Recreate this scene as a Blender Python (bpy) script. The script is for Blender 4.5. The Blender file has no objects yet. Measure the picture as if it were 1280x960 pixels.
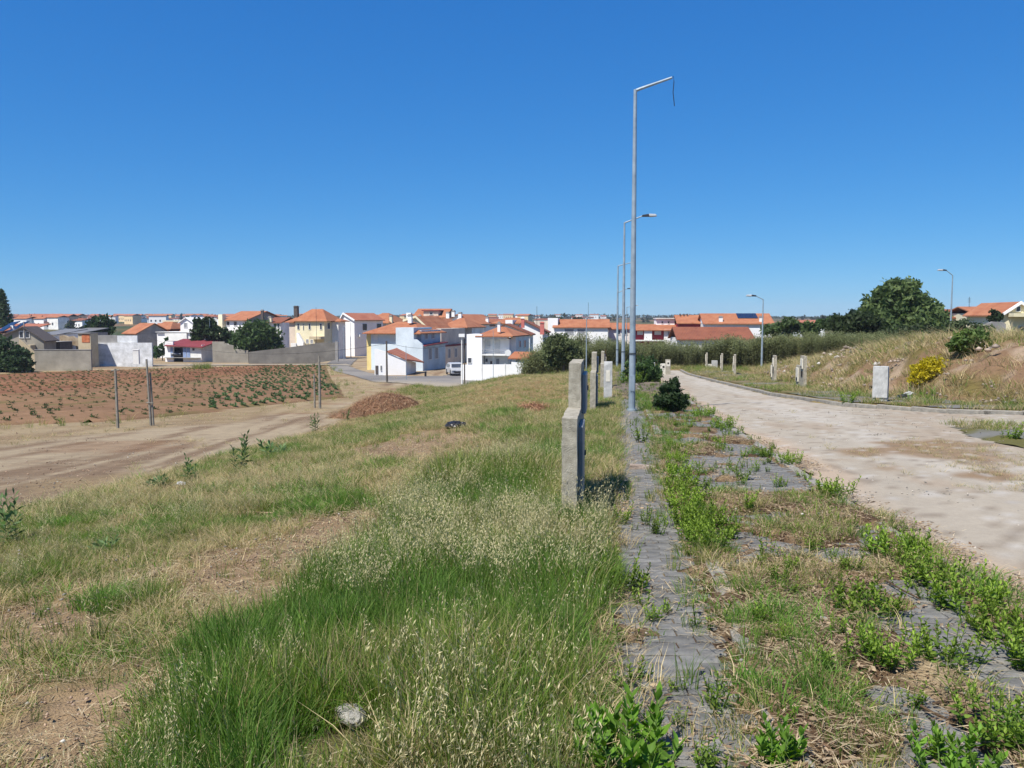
import bpy, bmesh, math, random
import numpy as np

C = bpy.context.scene.collection
scene = bpy.context.scene
rad = math.radians

# ------------------------------------------------------------------ camera, sky, sun, exposure
F = 1050.0                      # focal length in pixels of the 1280 wide photograph
EYE = 1.6
PITCH = math.atan(82.0 / F)     # looking slightly down
cam_d = bpy.data.cameras.new('camera')
cam_d.sensor_width = 36.0
cam_d.lens = 36.0 * F / 1280.0
cam_d.clip_start = 0.05
cam_d.clip_end = 12000
cam = bpy.data.objects.new('camera', cam_d)
C.objects.link(cam)
cam.location = (0, 0, EYE)
cam.rotation_euler = (math.pi / 2 - PITCH, 0, 0)
scene.camera = cam

SUN_EL, SUN_H = rad(57), (-0.66, -0.75)          # elevation and where it stands (behind the camera, to the left)
w = bpy.data.worlds.new('World')
scene.world = w
w.use_nodes = True
nt = w.node_tree
nt.nodes.clear()
sky = nt.nodes.new('ShaderNodeTexSky')
sky.sky_type = 'NISHITA'
sky.sun_disc = False
sky.sun_elevation = SUN_EL
sky.sun_rotation = math.atan2(SUN_H[0], SUN_H[1])
sky.altitude = 2000
sky.air_density = 1.0
sky.dust_density = 0.0
sky.ozone_density = 2.0
hs = nt.nodes.new('ShaderNodeHueSaturation')
hs.inputs['Saturation'].default_value = 1.22
hs.inputs['Value'].default_value = 0.86
bg = nt.nodes.new('ShaderNodeBackground')
bg.inputs['Strength'].default_value = 0.080
out = nt.nodes.new('ShaderNodeOutputWorld')
nt.links.new(sky.outputs[0], hs.inputs['Color'])
sc_, cc_ = nt.nodes.new('ShaderNodeSeparateColor'), nt.nodes.new('ShaderNodeCombineColor')
nt.links.new(hs.outputs[0], sc_.inputs[0])
for i_, (k_, g_) in enumerate(((.44, .90), (1.36, .645), (3.08, .46))):     # the clear deep blue of the day
    pw_, ml_ = nt.nodes.new('ShaderNodeMath'), nt.nodes.new('ShaderNodeMath')
    pw_.operation, ml_.operation = 'POWER', 'MULTIPLY'
    pw_.inputs[1].default_value = g_
    ml_.inputs[1].default_value = k_
    nt.links.new(sc_.outputs[i_], pw_.inputs[0])
    nt.links.new(pw_.outputs[0], ml_.inputs[0])
    nt.links.new(ml_.outputs[0], cc_.inputs[i_])
nt.links.new(cc_.outputs[0], bg.inputs['Color'])
nt.links.new(bg.outputs[0], out.inputs['Surface'])

sun_d = bpy.data.lights.new('sun', 'SUN')
sun_d.energy = 5.0
sun_d.angle = rad(0.53)
sun_d.color = (1.0, 0.95, 0.87)
sun = bpy.data.objects.new('sun', sun_d)
C.objects.link(sun)
hx, hy = SUN_H
hl = math.hypot(hx, hy)
from mathutils import Vector, Matrix, Euler
sdir = Vector((hx / hl * math.cos(SUN_EL), hy / hl * math.cos(SUN_EL), math.sin(SUN_EL)))
sun.rotation_euler = sdir.to_track_quat('Z', 'Y').to_euler()
sun.location = (0, 0, 50)

scene.view_settings.view_transform = 'Standard'
scene.view_settings.look = 'None'
scene.view_settings.gamma = 1
scene.view_settings.exposure = 0.5
scene.cycles.max_bounces = 6
scene.cycles.diffuse_bounces = 3
scene.cycles.transmission_bounces = 4
scene.cycles.transparent_max_bounces = 8
scene.cycles.use_denoising = True

# ------------------------------------------------------------------ helpers
def lin(c):
    c = c / 255.0
    return c / 12.92 if c <= 0.04045 else ((c + 0.055) / 1.055) ** 2.4

def S(r, g, b, k=1.95):
    """surface colour whose sunlit look is about this sRGB value"""
    return (min(lin(r) / k, .85), min(lin(g) / k, .85), min(lin(b) / k, .85))

sp_, cp_ = math.sin(PITCH), math.cos(PITCH)

def W(px, py, Y):
    """world point at distance Y on the line of sight through a photo pixel"""
    u = (px - 640) / F
    v = (480 - py) / F
    dy = cp_ + v * sp_
    dz = -sp_ + v * cp_
    return (u / dy * Y, Y, EYE + dz / dy * Y)

def sstep(a, b, x):
    t = np.clip((np.asarray(x, dtype=float) - a) / (b - a), 0, 1)
    return t * t * (3 - 2 * t)

def _h(ix, iy, seed):
    n = (ix.astype(np.int64) * 374761393 + iy.astype(np.int64) * 668265263 + seed * 974634777) & 0xffffffff
    n = ((n ^ (n >> 13)) * 1274126177) & 0xffffffff
    n = (n ^ (n >> 16)) & 0xffffffff
    return n / 4294967295.0

def vn(x, y, s, seed=0):
    x = np.asarray(x, dtype=float) / s + 1000.3
    y = np.asarray(y, dtype=float) / s + 1000.7
    ix, iy = np.floor(x), np.floor(y)
    fx, fy = x - ix, y - iy
    fx = fx * fx * (3 - 2 * fx)
    fy = fy * fy * (3 - 2 * fy)
    a, b = _h(ix, iy, seed), _h(ix + 1, iy, seed)
    c, d = _h(ix, iy + 1, seed), _h(ix + 1, iy + 1, seed)
    return (a * (1 - fx) + b * fx) * (1 - fy) + (c * (1 - fx) + d * fx) * fy

def fbm(x, y, s, seed=0, o=4):
    t, a, n = 0, 1.0, 0
    for k in range(o):
        t = t + a * vn(x, y, s / 2 ** k, seed + 17 * k)
        n += a
        a *= 0.55
    return t / n

def sdf(poly, x, y):
    """signed distance to a polygon, positive inside"""
    x = np.asarray(x, dtype=float)
    y = np.asarray(y, dtype=float)
    d = np.full(x.shape, 1e9)
    inside = np.zeros(x.shape, bool)
    n = len(poly)
    for i in range(n):
        ax, ay = poly[i]
        bx, by = poly[(i + 1) % n]
        ex, ey = bx - ax, by - ay
        L = ex * ex + ey * ey + 1e-12
        t = np.clip(((x - ax) * ex + (y - ay) * ey) / L, 0, 1)
        d = np.minimum(d, np.hypot(x - ax - t * ex, y - ay - t * ey))
        c = ((ay > y) != (by > y)) & (x < (bx - ax) * (y - ay) / ((by - ay) if by != ay else 1e-12) + ax)
        inside ^= c
    return np.where(inside, d, -d)

def pdist(line, x, y):
    x = np.asarray(x, dtype=float)
    y = np.asarray(y, dtype=float)
    d = np.full(x.shape, 1e9)
    for (ax, ay), (bx, by) in zip(line[:-1], line[1:]):
        ex, ey = bx - ax, by - ay
        t = np.clip(((x - ax) * ex + (y - ay) * ey) / (ex * ex + ey * ey + 1e-12), 0, 1)
        d = np.minimum(d, np.hypot(x - ax - t * ex, y - ay - t * ey))
    return d

# ------------------------------------------------------------------ the lie of the land
A_Y = [-40, 0, 7.4, 20, 42, 65, 80, 100, 200, 450, 800, 1400, 3000, 9000]
A_Z = [.9, 0, -.25, -.68, -1.5, -2.25, -2.6, -2.9, -5.5, -3.6, -1.8, 1.8, 6, 8]
B_Y = [-40, 0, 9.3, 15.8, 26, 39, 55, 87, 110, 150, 200, 450, 800, 1400, 3000, 9000]
B_Z = [.2, -.3, -.8, -1.3, -2.0, -2.75, -3.5, -4.9, -5.35, -5.8, -6.3, -3.6, -1.8, 1.8, 6, 8]
BANK = [(11.3, 29.3), (11.8, 25), (13.2, 21.5), (20, 20), (90, 17), (90, 260), (60, 260), (24, 95), (17, 62), (13.9, 45)]

def Hm(x, y):
    x = np.asarray(x, dtype=float)
    y = np.asarray(y, dtype=float)
    a = np.interp(y, A_Y, A_Z)
    b = np.interp(y, B_Y, B_Z)
    t = np.clip((x + 6.3) / 6.5, 0, 1)
    t = t * .6 + .4 * t * t * (3 - 2 * t)
    h = b * (1 - t) + a * t
    vil = sstep(47, 77, y) * (1 - sstep(1, 7, x)) * sstep(-12, -4, x) * (1 - sstep(170, 260, y))
    h = h * (1 - vil) + vil * (np.interp(y, [50, 57, 80, 200], [-3.2, -3.8, -5.15, -5.6]))
    d = sdf(BANK, x, y)
    rel = np.interp(y, [20, 27, 34, 44, 56, 70], [1.7, 1.85, 1.75, 1.35, .7, .5]) + 1.5 * sstep(18, 28, x) * sstep(40, 75, y)
    rel = rel * (.85 + .3 * fbm(x, y, 5, 77))
    h = h + np.where(d > 0, sstep(-.3, 4.2, d + .9 * (fbm(x, y, 2.2, 31) - .5)) * rel, 0)
    return h

def G(px, py, y0=1.2, y1=900):
    """where the line of sight through a photo pixel meets the ground"""
    ys = np.geomspace(y0, y1, 2500)
    x1, _, z1 = W(px, py, 1.0)
    xs = x1 * ys
    zs = EYE + (z1 - EYE) * ys
    g = Hm(xs, ys)
    k = np.argmax(zs <= g)
    if k == 0:
        k = len(ys) - 1
    d0, d1 = zs[k - 1] - g[k - 1], zs[k] - g[k]
    t = d0 / (d0 - d1) if d0 != d1 else 0
    y = ys[k - 1] + t * (ys[k] - ys[k - 1])
    return (x1 * y, y)

def GP(pts):
    return [G(*p) for p in pts]

def fence_x(y): return -.36 + .128 * np.asarray(y, dtype=float)       # the row of cabinets
def kerb_x(y): return .62 + .130 * np.asarray(y, dtype=float)         # kerb of the footway
def edge_x(y): return 2.42 + .113 * np.asarray(y, dtype=float)        # kerb by the road

# ------------------------------------------------------------------ materials
MATS = {}

def M(name, col, col2=None, scale=4.0, rough=.9, bump=.25, detail=6, metal=0, spec=.3, var=.18, bscale=None):
    if name in MATS:
        return MATS[name]
    m = bpy.data.materials.new(name)
    m.use_nodes = True
    n = m.node_tree
    p = n.nodes['Principled BSDF']
    tc = n.nodes.new('ShaderNodeTexCoord')
    nz = n.nodes.new('ShaderNodeTexNoise')
    nz.inputs['Scale'].default_value = scale
    nz.inputs['Detail'].default_value = detail
    nz.inputs['Roughness'].default_value = .65
    n.links.new(tc.outputs['Object'], nz.inputs['Vector'])
    r = n.nodes.new('ShaderNodeValToRGB')
    r.color_ramp.elements[0].position = .32
    r.color_ramp.elements[1].position = .68
    c1 = tuple(c * (1 - var) for c in col)
    c2 = col2 if col2 else tuple(min(1, c * (1 + var)) for c in col)
    r.color_ramp.elements[0].color = (*c1, 1)
    r.color_ramp.elements[1].color = (*c2, 1)
    n.links.new(nz.outputs['Fac'], r.inputs['Fac'])
    n.links.new(r.outputs['Color'], p.inputs['Base Color'])
    p.inputs['Roughness'].default_value = rough
    p.inputs['Metallic'].default_value = metal
    p.inputs['Specular IOR Level'].default_value = spec
    if bump:
        b = n.nodes.new('ShaderNodeBump')
        b.inputs['Strength'].default_value = bump
        b.inputs['Distance'].default_value = .02
        nb = n.nodes.new('ShaderNodeTexNoise')
        nb.inputs['Scale'].default_value = bscale or scale * 6
        nb.inputs['Detail'].default_value = 5
        n.links.new(tc.outputs['Object'], nb.inputs['Vector'])
        n.links.new(nb.outputs['Fac'], b.inputs['Height'])
        n.links.new(b.outputs['Normal'], p.inputs['Normal'])
    MATS[name] = m
    return m

def leaf_mat(name, trans=.42, rnd=.35, rough=.6):
    """colour comes from the mesh's own 'Col' attribute; each copy differs a little"""
    if name in MATS:
        return MATS[name]
    m = bpy.data.materials.new(name)
    m.use_nodes = True
    n = m.node_tree
    n.nodes.clear()
    o = n.nodes.new('ShaderNodeOutputMaterial')
    at = n.nodes.new('ShaderNodeAttribute')
    at.attribute_name = 'Col'
    oi = n.nodes.new('ShaderNodeObjectInfo')
    mr = n.nodes.new('ShaderNodeMapRange')
    mr.inputs['To Min'].default_value = 1 - rnd
    mr.inputs['To Max'].default_value = 1 + rnd
    n.links.new(oi.outputs['Random'], mr.inputs['Value'])
    h = n.nodes.new('ShaderNodeHueSaturation')
    n.links.new(at.outputs['Color'], h.inputs['Color'])
    n.links.new(mr.outputs[0], h.inputs['Value'])
    p = n.nodes.new('ShaderNodeBsdfPrincipled')
    p.inputs['Roughness'].default_value = rough
    p.inputs['Specular IOR Level'].default_value = .25
    n.links.new(h.outputs[0], p.inputs['Base Color'])
    t = n.nodes.new('ShaderNodeBsdfTranslucent')
    g = n.nodes.new('ShaderNodeHueSaturation')
    g.inputs['Saturation'].default_value = 1.15
    g.inputs['Value'].default_value = 1.1
    n.links.new(h.outputs[0], g.inputs['Color'])
    n.links.new(g.outputs[0], t.inputs['Color'])
    mx = n.nodes.new('ShaderNodeMixShader')
    mx.inputs[0].default_value = trans
    n.links.new(p.outputs[0], mx.inputs[1])
    n.links.new(t.outputs[0], mx.inputs[2])
    n.links.new(mx.outputs[0], o.inputs['Surface'])
    MATS[name] = m
    return m

def ground_mat(name, nscale=14, bump=.5, var=.3, dist=.02):
    if name in MATS:
        return MATS[name]
    m = bpy.data.materials.new(name)
    m.use_nodes = True
    n = m.node_tree
    p = n.nodes['Principled BSDF']
    at = n.nodes.new('ShaderNodeAttribute')
    at.attribute_name = 'Col'
    tc = n.nodes.new('ShaderNodeTexCoord')
    n1 = n.nodes.new('ShaderNodeTexNoise')
    n1.inputs['Scale'].default_value = nscale
    n1.inputs['Detail'].default_value = 8
    n1.inputs['Roughness'].default_value = .7
    n.links.new(tc.outputs['Object'], n1.inputs['Vector'])
    n2 = n.nodes.new('ShaderNodeTexNoise')
    n2.inputs['Scale'].default_value = nscale * 9
    n2.inputs['Detail'].default_value = 3
    n.links.new(tc.outputs['Object'], n2.inputs['Vector'])
    ad = n.nodes.new('ShaderNodeMath')
    ad.operation = 'ADD'
    n.links.new(n1.outputs['Fac'], ad.inputs[0])
    n.links.new(n2.outputs['Fac'], ad.inputs[1])
    mr = n.nodes.new('ShaderNodeMapRange')
    mr.inputs['From Min'].default_value = .6
    mr.inputs['From Max'].default_value = 1.4
    mr.inputs['To Min'].default_value = 1 - var
    mr.inputs['To Max'].default_value = 1 + var
    n.links.new(ad.outputs[0], mr.inputs['Value'])
    h = n.nodes.new('ShaderNodeHueSaturation')
    n.links.new(at.outputs['Color'], h.inputs['Color'])
    n.links.new(mr.outputs[0], h.inputs['Value'])
    n.links.new(h.outputs[0], p.inputs['Base Color'])
    p.inputs['Roughness'].default_value = .95
    p.inputs['Specular IOR Level'].default_value = .15
    b = n.nodes.new('ShaderNodeBump')
    b.inputs['Strength'].default_value = bump
    b.inputs['Distance'].default_value = dist
    n.links.new(ad.outputs[0], b.inputs['Height'])
    n.links.new(b.outputs['Normal'], p.inputs['Normal'])
    MATS[name] = m
    return m

# ------------------------------------------------------------------ mesh building
def mesh_np(name, V, Fc, mat=None, col=None, smooth=False):
    """V (n,3); Fc: array (m,k) or list of such arrays"""
    me = bpy.data.meshes.new(name)
    if not isinstance(Fc, list):
        Fc = [Fc]
    Fc = [np.asarray(f, dtype=np.int32) for f in Fc if len(f)]
    V = np.asarray(V, dtype=np.float32)
    nl = sum(f.size for f in Fc)
    nf = sum(len(f) for f in Fc)
    me.vertices.add(len(V))
    me.vertices.foreach_set('co', V.ravel())
    me.loops.add(nl)
    me.loops.foreach_set('vertex_index', np.concatenate([f.ravel() for f in Fc]))
    me.polygons.add(nf)
    tot = np.concatenate([np.full(len(f), f.shape[1], dtype=np.int32) for f in Fc])
    st = np.concatenate([[0], np.cumsum(tot)[:-1]]).astype(np.int32)
    me.polygons.foreach_set('loop_start', st)
    me.polygons.foreach_set('loop_total', tot)
    if smooth:
        me.polygons.foreach_set('use_smooth', np.ones(nf, dtype=bool))
    if col is not None:
        a = me.attributes.new('Col', 'FLOAT_COLOR', 'POINT')
        c = np.ones((len(V), 4), dtype=np.float32)
        c[:, :3] = col
        a.data.foreach_set('color', c.ravel())
    me.update()
    me.validate()
    if mat:
        me.materials.append(mat)
    return me

def link(name, me, parent=None, loc=None, rot=None, scale=None):
    o = bpy.data.objects.new(name, me)
    C.objects.link(o)
    if parent is not None:
        o.parent = parent
    if loc is not None:
        o.location = loc
    if rot is not None:
        o.rotation_euler = rot
    if scale is not None:
        o.scale = (scale, scale, scale) if isinstance(scale, (int, float)) else scale
    return o

def tag(o, label=None, cat=None, group=None, kind=None):
    if label: o['label'] = label
    if cat: o['category'] = cat
    if group: o['group'] = group
    if kind: o['kind'] = kind
    return o

def empty(name, loc, rz=0):
    o = bpy.data.objects.new(name, None)
    C.objects.link(o)
    o.location = loc
    o.rotation_euler = (0, 0, rz)
    o.empty_display_size = .2
    return o

def copy_tree(o, parent=None):
    c = o.copy()
    C.objects.link(c)
    if parent is not None:
        c.parent = parent
    for ch in [q for q in o.children]:
        copy_tree(ch, c)
    return c

class MB:
    """collects boxes, bars, tubes and prisms in one mesh"""
    def __init__(s): s.v = []; s.f = []
    def add(s, V, Fs):
        n = len(s.v)
        s.v += [tuple(p) for p in V]
        s.f += [tuple(i + n for i in f) for f in Fs]
        return s
    def box(s, x0, x1, y0, y1, z0, z1):
        return s.add([(x0, y0, z0), (x1, y0, z0), (x1, y1, z0), (x0, y1, z0), (x0, y0, z1), (x1, y0, z1), (x1, y1, z1), (x0, y1, z1)],
                     [(0, 3, 2, 1), (4, 5, 6, 7), (0, 1, 5, 4), (1, 2, 6, 5), (2, 3, 7, 6), (3, 0, 4, 7)])
    def tube(s, pts, rads, n=8, cap=True):
        pts = [Vector(p) for p in pts]
        if not isinstance(rads, (list, tuple)):
            rads = [rads] * len(pts)
        rings = []
        for i, p in enumerate(pts):
            d = (pts[min(i + 1, len(pts) - 1)] - pts[max(i - 1, 0)])
            d = d.normalized() if d.length > 1e-9 else Vector((0, 0, 1))
            a = d.orthogonal().normalized() if abs(d.z) < .95 else Vector((1, 0, 0))
            a = (a - a.dot(d) * d).normalized()
            b = d.cross(a)
            rings.append([p + rads[i] * (math.cos(6.28318 * k / n) * a + math.sin(6.28318 * k / n) * b) for k in range(n)])
        V = [q for r in rings for q in r]
        Fs = []
        for i in range(len(pts) - 1):
            for k in range(n):
                Fs.append((i * n + k, i * n + (k + 1) % n, (i + 1) * n + (k + 1) % n, (i + 1) * n + k))
        if cap:
            Fs.append(tuple(range(n))[::-1])
            Fs.append(tuple((len(pts) - 1) * n + k for k in range(n)))
        return s.add(V, Fs)
    def prism(s, poly, y0, y1):
        """poly in x,z; extruded along y"""
        n = len(poly)
        V = [(x, y0, z) for x, z in poly] + [(x, y1, z) for x, z in poly]
        Fs = [tuple(range(n)), tuple(range(2 * n - 1, n - 1, -1))]
        for k in range(n):
            Fs.append((k, n + k, n + (k + 1) % n, (k + 1) % n))
        return s.add(V, Fs)
    def mesh(s, name, mat=None, bevel=0, rough=0, seed=0, sub=0):
        bm = bmesh.new()
        vs = [bm.verts.new(p) for p in s.v]
        for f in s.f:
            try: bm.faces.new([vs[i] for i in f])
            except ValueError: pass
        bmesh.ops.recalc_face_normals(bm, faces=bm.faces)
        if bevel:
            bmesh.ops.bevel(bm, geom=bm.edges[:], offset=bevel, segments=1, affect='EDGES')
        if sub:
            bmesh.ops.subdivide_edges(bm, edges=bm.edges[:], cuts=sub, use_grid_fill=True)
        if rough:
            r = random.Random(seed)
            for v in bm.verts:
                v.co += Vector((r.uniform(-1, 1), r.uniform(-1, 1), r.uniform(-1, 1))) * rough
        me = bpy.data.meshes.new(name)
        bm.to_mesh(me)
        bm.free()
        if mat: me.materials.append(mat)
        return me
    def obj(s, name, mat, parent=None, **k):
        return link(name, s.mesh(name, mat, **k), parent)

# ---- instancing of uncountable plants ('stuff'): a cloud of points, each carrying one tuft
def scatter(name, pts, rot, scl, idx, coll, label, cat=None):
    n = len(pts)
    me = bpy.data.meshes.new(name)
    me.vertices.add(n)
    me.vertices.foreach_set('co', np.asarray(pts, dtype=np.float32).ravel())
    a = me.attributes.new('rot', 'FLOAT_VECTOR', 'POINT'); a.data.foreach_set('vector', np.asarray(rot, dtype=np.float32).ravel())
    a = me.attributes.new('scl', 'FLOAT_VECTOR', 'POINT'); a.data.foreach_set('vector', np.asarray(scl, dtype=np.float32).ravel())
    a = me.attributes.new('idx', 'INT', 'POINT'); a.data.foreach_set('value', np.asarray(idx, dtype=np.int32))
    o = link(name, me)
    g = bpy.data.node_groups.new(name + '_nodes', 'GeometryNodeTree')
    g.interface.new_socket('Geometry', in_out='INPUT', socket_type='NodeSocketGeometry')
    g.interface.new_socket('Geometry', in_out='OUTPUT', socket_type='NodeSocketGeometry')
    gi, go = g.nodes.new('NodeGroupInput'), g.nodes.new('NodeGroupOutput')
    iop = g.nodes.new('GeometryNodeInstanceOnPoints')
    ci = g.nodes.new('GeometryNodeCollectionInfo')
    ci.inputs['Collection'].default_value = coll
    ci.inputs['Separate Children'].default_value = True
    ci.inputs['Reset Children'].default_value = True
    iop.inputs['Pick Instance'].default_value = True
    def na(nm, ty):
        q = g.nodes.new('GeometryNodeInputNamedAttribute')
        q.data_type = ty
        q.inputs['Name'].default_value = nm
        return q.outputs['Attribute']
    g.links.new(gi.outputs[0], iop.inputs['Points'])
    g.links.new(ci.outputs[0], iop.inputs['Instance'])
    g.links.new(na('idx', 'INT'), iop.inputs['Instance Index'])
    g.links.new(na('rot', 'FLOAT_VECTOR'), iop.inputs['Rotation'])
    g.links.new(na('scl', 'FLOAT_VECTOR'), iop.inputs['Scale'])
    g.links.new(iop.outputs[0], go.inputs[0])
    md = o.modifiers.new('scatter', 'NODES')
    md.node_group = g
    tag(o, label, cat, kind='stuff')
    return o

def variants(name, meshes):
    c = bpy.data.collections.new(name)
    for i, me in enumerate(meshes):
        o = bpy.data.objects.new('%s_%02d' % (name, i), me)
        c.objects.link(o)
    return c

# ---- plant meshes
def blades(rng, n, r, h, wd, lean, colA, colB, seg=3, lean_dir=None, r0=0.0):
    """n curved blades standing in a disc of radius r"""
    a = rng.uniform(0, 6.283, n)
    q = r0 + (r - r0) * np.sqrt(rng.uniform(0, 1, n))
    x0, y0 = q * np.cos(a), q * np.sin(a)
    hh = rng.uniform(h[0], h[1], n)
    ln = rng.uniform(lean[0], lean[1], n) * hh
    b = a + rng.normal(0, .8, n)
    lx, ly = np.cos(b) * ln, np.sin(b) * ln
    if lean_dir is not None:
        lx = lx + lean_dir[0] * hh
        ly = ly + lean_dir[1] * hh
    fa = rng.uniform(0, 3.1416, n)
    wx, wy = np.cos(fa) * wd / 2, np.sin(fa) * wd / 2
    V, Cc = [], []
    t_ = rng.uniform(0, 1, n)[:, None]
    base = np.asarray(colA) * (1 - t_) + np.asarray(colB) * t_
    base = base * rng.uniform(.75, 1.25, n)[:, None]
    ts = np.linspace(0, 1, seg + 1)
    for k, t in enumerate(ts):
        cx = x0 + lx * t ** 2
        cy = y0 + ly * t ** 2
        cz = hh * (t - .25 * t * t * (ln / np.maximum(hh, 1e-6)))
        s = (1 - t) ** .6 if k < seg else 0
        if k < seg:
            V.append(np.stack([cx - wx * s, cy - wy * s, cz], 1))
            V.append(np.stack([cx + wx * s, cy + wy * s, cz], 1))
            Cc.append(base); Cc.append(base)
        else:
            V.append(np.stack([cx, cy, cz], 1)); Cc.append(base)
    V = np.stack(V, 1)
    Cc = np.stack(Cc, 1)
    m = V.shape[1]
    off = (np.arange(n) * m)[:, None]
    quads = []
    for k in range(seg - 1):
        quads.append(off + np.array([2 * k, 2 * k + 1, 2 * k + 3, 2 * k + 2]))
    tri = off + np.array([2 * seg - 2, 2 * seg - 1, 2 * seg])
    qd = np.concatenate(quads) if quads else np.zeros((0, 4), int)
    tips = np.stack([x0 + lx, y0 + ly, hh * (.75 + 0 * ln)], 1)
    return V.reshape(-1, 3), [qd, tri], Cc.reshape(-1, 3), (x0, y0, lx, ly, hh, ln)

def join(parts):
    """parts: list of (V, [faces...], Col)"""
    V, Cc = [], []
    by = {}
    n = 0
    for v, fs, c in parts:
        V.append(v); Cc.append(c)
        for f in fs:
            f = np.asarray(f)
            if len(f):
                by.setdefault(f.shape[1], []).append(f + n)
        n += len(v)
    return np.concatenate(V), [np.concatenate(q) for q in by.values()], np.concatenate(Cc)

def leaves(P, D, L, Wd, col, up=None, droop=.2, rng=None, fold=.25):
    """lance-shaped leaves: positions P, directions D, lengths L, widths Wd, colours col (n,3)"""
    n = len(P)
    D = D / np.linalg.norm(D, axis=1, keepdims=True)
    Z = np.tile([0, 0, 1.0], (n, 1))
    if rng is not None:
        Z = Z + rng.normal(0, .35, (n, 3))
    R = np.cross(D, Z)
    R = R / (np.linalg.norm(R, axis=1, keepdims=True) + 1e-9)
    N = np.cross(R, D)
    L = np.asarray(L)[:, None]
    Wd = np.asarray(Wd)[:, None]
    mid = P + D * L * .48 - N * Wd * fold
    l = P + D * L * .45 - R * Wd * .5
    r = P + D * L * .45 + R * Wd * .5
    tip = P + D * L
    tip[:, 2] -= (droop * L)[:, 0]
    V = np.stack([P, l, r, mid, tip], 1).reshape(-1, 3)
    off = (np.arange(n) * 5)[:, None]
    tr = np.concatenate([off + np.array(q) for q in ((0, 3, 1), (0, 2, 3), (1, 3, 4), (2, 4, 3))])
    Cc = np.repeat(col, 5, axis=0)
    return V, [tr], Cc

def quads_cloud(rng, P, size, col, flat=.0):
    """randomly turned small leaf-sprays (pointed quads) at points P"""
    n = len(P)
    a = rng.normal(0, 1, (n, 3))
    a /= np.linalg.norm(a, axis=1, keepdims=True)
    b = rng.normal(0, 1, (n, 3))
    b[:, 2] *= (1 - flat)
    b -= (b * a).sum(1)[:, None] * a
    b /= np.linalg.norm(b, axis=1, keepdims=True) + 1e-9
    s = np.asarray(size)[:, None]
    V = np.stack([P - a * s, P + b * s * .45, P + a * s, P - b * s * .45], 1).reshape(-1, 3)
    f = (np.arange(n) * 4)[:, None] + np.array([0, 1, 2, 3])
    return V, [f], np.repeat(col, 4, axis=0)

def crown_pts(rng, lobes, n, fill=.55):
    """points in and mostly near the surface of a set of ellipsoid lobes (x,y,z,rx,ry,rz)"""
    lobes = np.asarray(lobes, dtype=float)
    vol = lobes[:, 3] * lobes[:, 4] + lobes[:, 5] * lobes[:, 4]
    k = rng.choice(len(lobes), n, p=vol / vol.sum())
    d = rng.normal(0, 1, (n, 3))
    d /= np.linalg.norm(d, axis=1, keepdims=True)
    r = (fill + (1 - fill) * rng.uniform(0, 1, n) ** .6) * rng.uniform(.85, 1.1, n)
    return lobes[k, :3] + d * r[:, None] * lobes[k, 3:6], k

def crown_mesh(name, seed, lobes, n, size, c1, c2, sub=5, fill=.5):
    """crown: every lobe breaks into clumps, every clump into leaf sprays of its own shade"""
    rng = np.random.default_rng(seed)
    nc = max(8, n // 28)
    cp, k = crown_pts(rng, lobes, nc, fill)
    lob = np.asarray(lobes, dtype=float)
    avg = lob[:, 3:6].mean()
    cs = avg * rng.uniform(.14, .34, nc)
    ci = rng.integers(0, nc, n)
    P = cp[ci] + rng.normal(0, .62, (n, 3)) * cs[ci][:, None]
    tone = rng.uniform(0, 1, nc)
    t = np.clip(tone[ci] + rng.normal(0, .18, n), 0, 1)[:, None]
    col = np.asarray(c1) * (1 - t) + np.asarray(c2) * t
    sz = rng.uniform(size * .6, size * 1.4, n)
    V, Fc, Cc = quads_cloud(rng, P, sz, col)
    return mesh_np(name, V, Fc, leaf_mat('leaf'), Cc)

def gz(x, y):
    return float(Hm(np.array([x]), np.array([y]))[0])
# ------------------------------------------------------------------ zones of the ground
TALL = GP([(486, 668), (560, 600), (640, 585), (700, 560), (712, 640), (752, 700), (738, 800), (715, 900), (700, 990), (150, 990), (215, 880), (330, 745), (420, 705)])
BARE = [GP([(285, 700), (340, 668), (430, 640), (500, 650), (430, 705), (330, 765), (288, 745)]),
        GP([(30, 890), (150, 850), (215, 862), (170, 905), (90, 965), (0, 985)]),
        GP([(-40, 790), (60, 755), (150, 770), (70, 812), (-40, 850)]),
        GP([(225, 735), (250, 700), (290, 690), (260, 760)]),
        GP([(420, 570), (520, 540), (600, 545), (520, 580)])]
RED = [GP([(560, 500), (640, 478), (700, 474), (712, 500), (640, 512), (600, 520)]),
       GP([(520, 610), (560, 590), (640, 560), (600, 545)])]
FIELD = [(-18, 29.5), (-14.7, 31.5), (-13.2, 40), (-10.2, 53), (-13, 66), (-18.5, 88), (-28, 128), (-36, 127), (-57, 111), (-64, 98), (-90, 80), (-60, 10), (-40, 18)]
ROAD = [(float(edge_x(-9)) + .12, -9), (float(edge_x(30)) + .12, 30), (float(edge_x(60)) + .12, 60), (12.2, 61), (10.9, 52), (9.9, 40), (9.0, 29), (9.3, 23.5), (11, 20.9), (14, 19.6), (20, 18.8), (80, 16.5), (80, -9)]
STREET = [(-33, 156), (-28.5, 156), (-24, 125), (-18.5, 108), (-14.5, 98.5), (-11, 98), (-8.5, 99), (-6, 110), (-4, 150), (0, 150), (-1.2, 110), (-1.5, 92), (-3, 84), (-8, 79), (-14, 84), (-18, 96), (-24, 112), (-30, 135)]
LANE = [(-58, 130), (-36, 131.5), (-26, 133), (-23, 124), (-27, 129), (-36, 128.5), (-57, 125)]
ISLAND = GP([(1185, 530), (1240, 529), (1300, 537), (1300, 562), (1245, 552), (1205, 541)])
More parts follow.
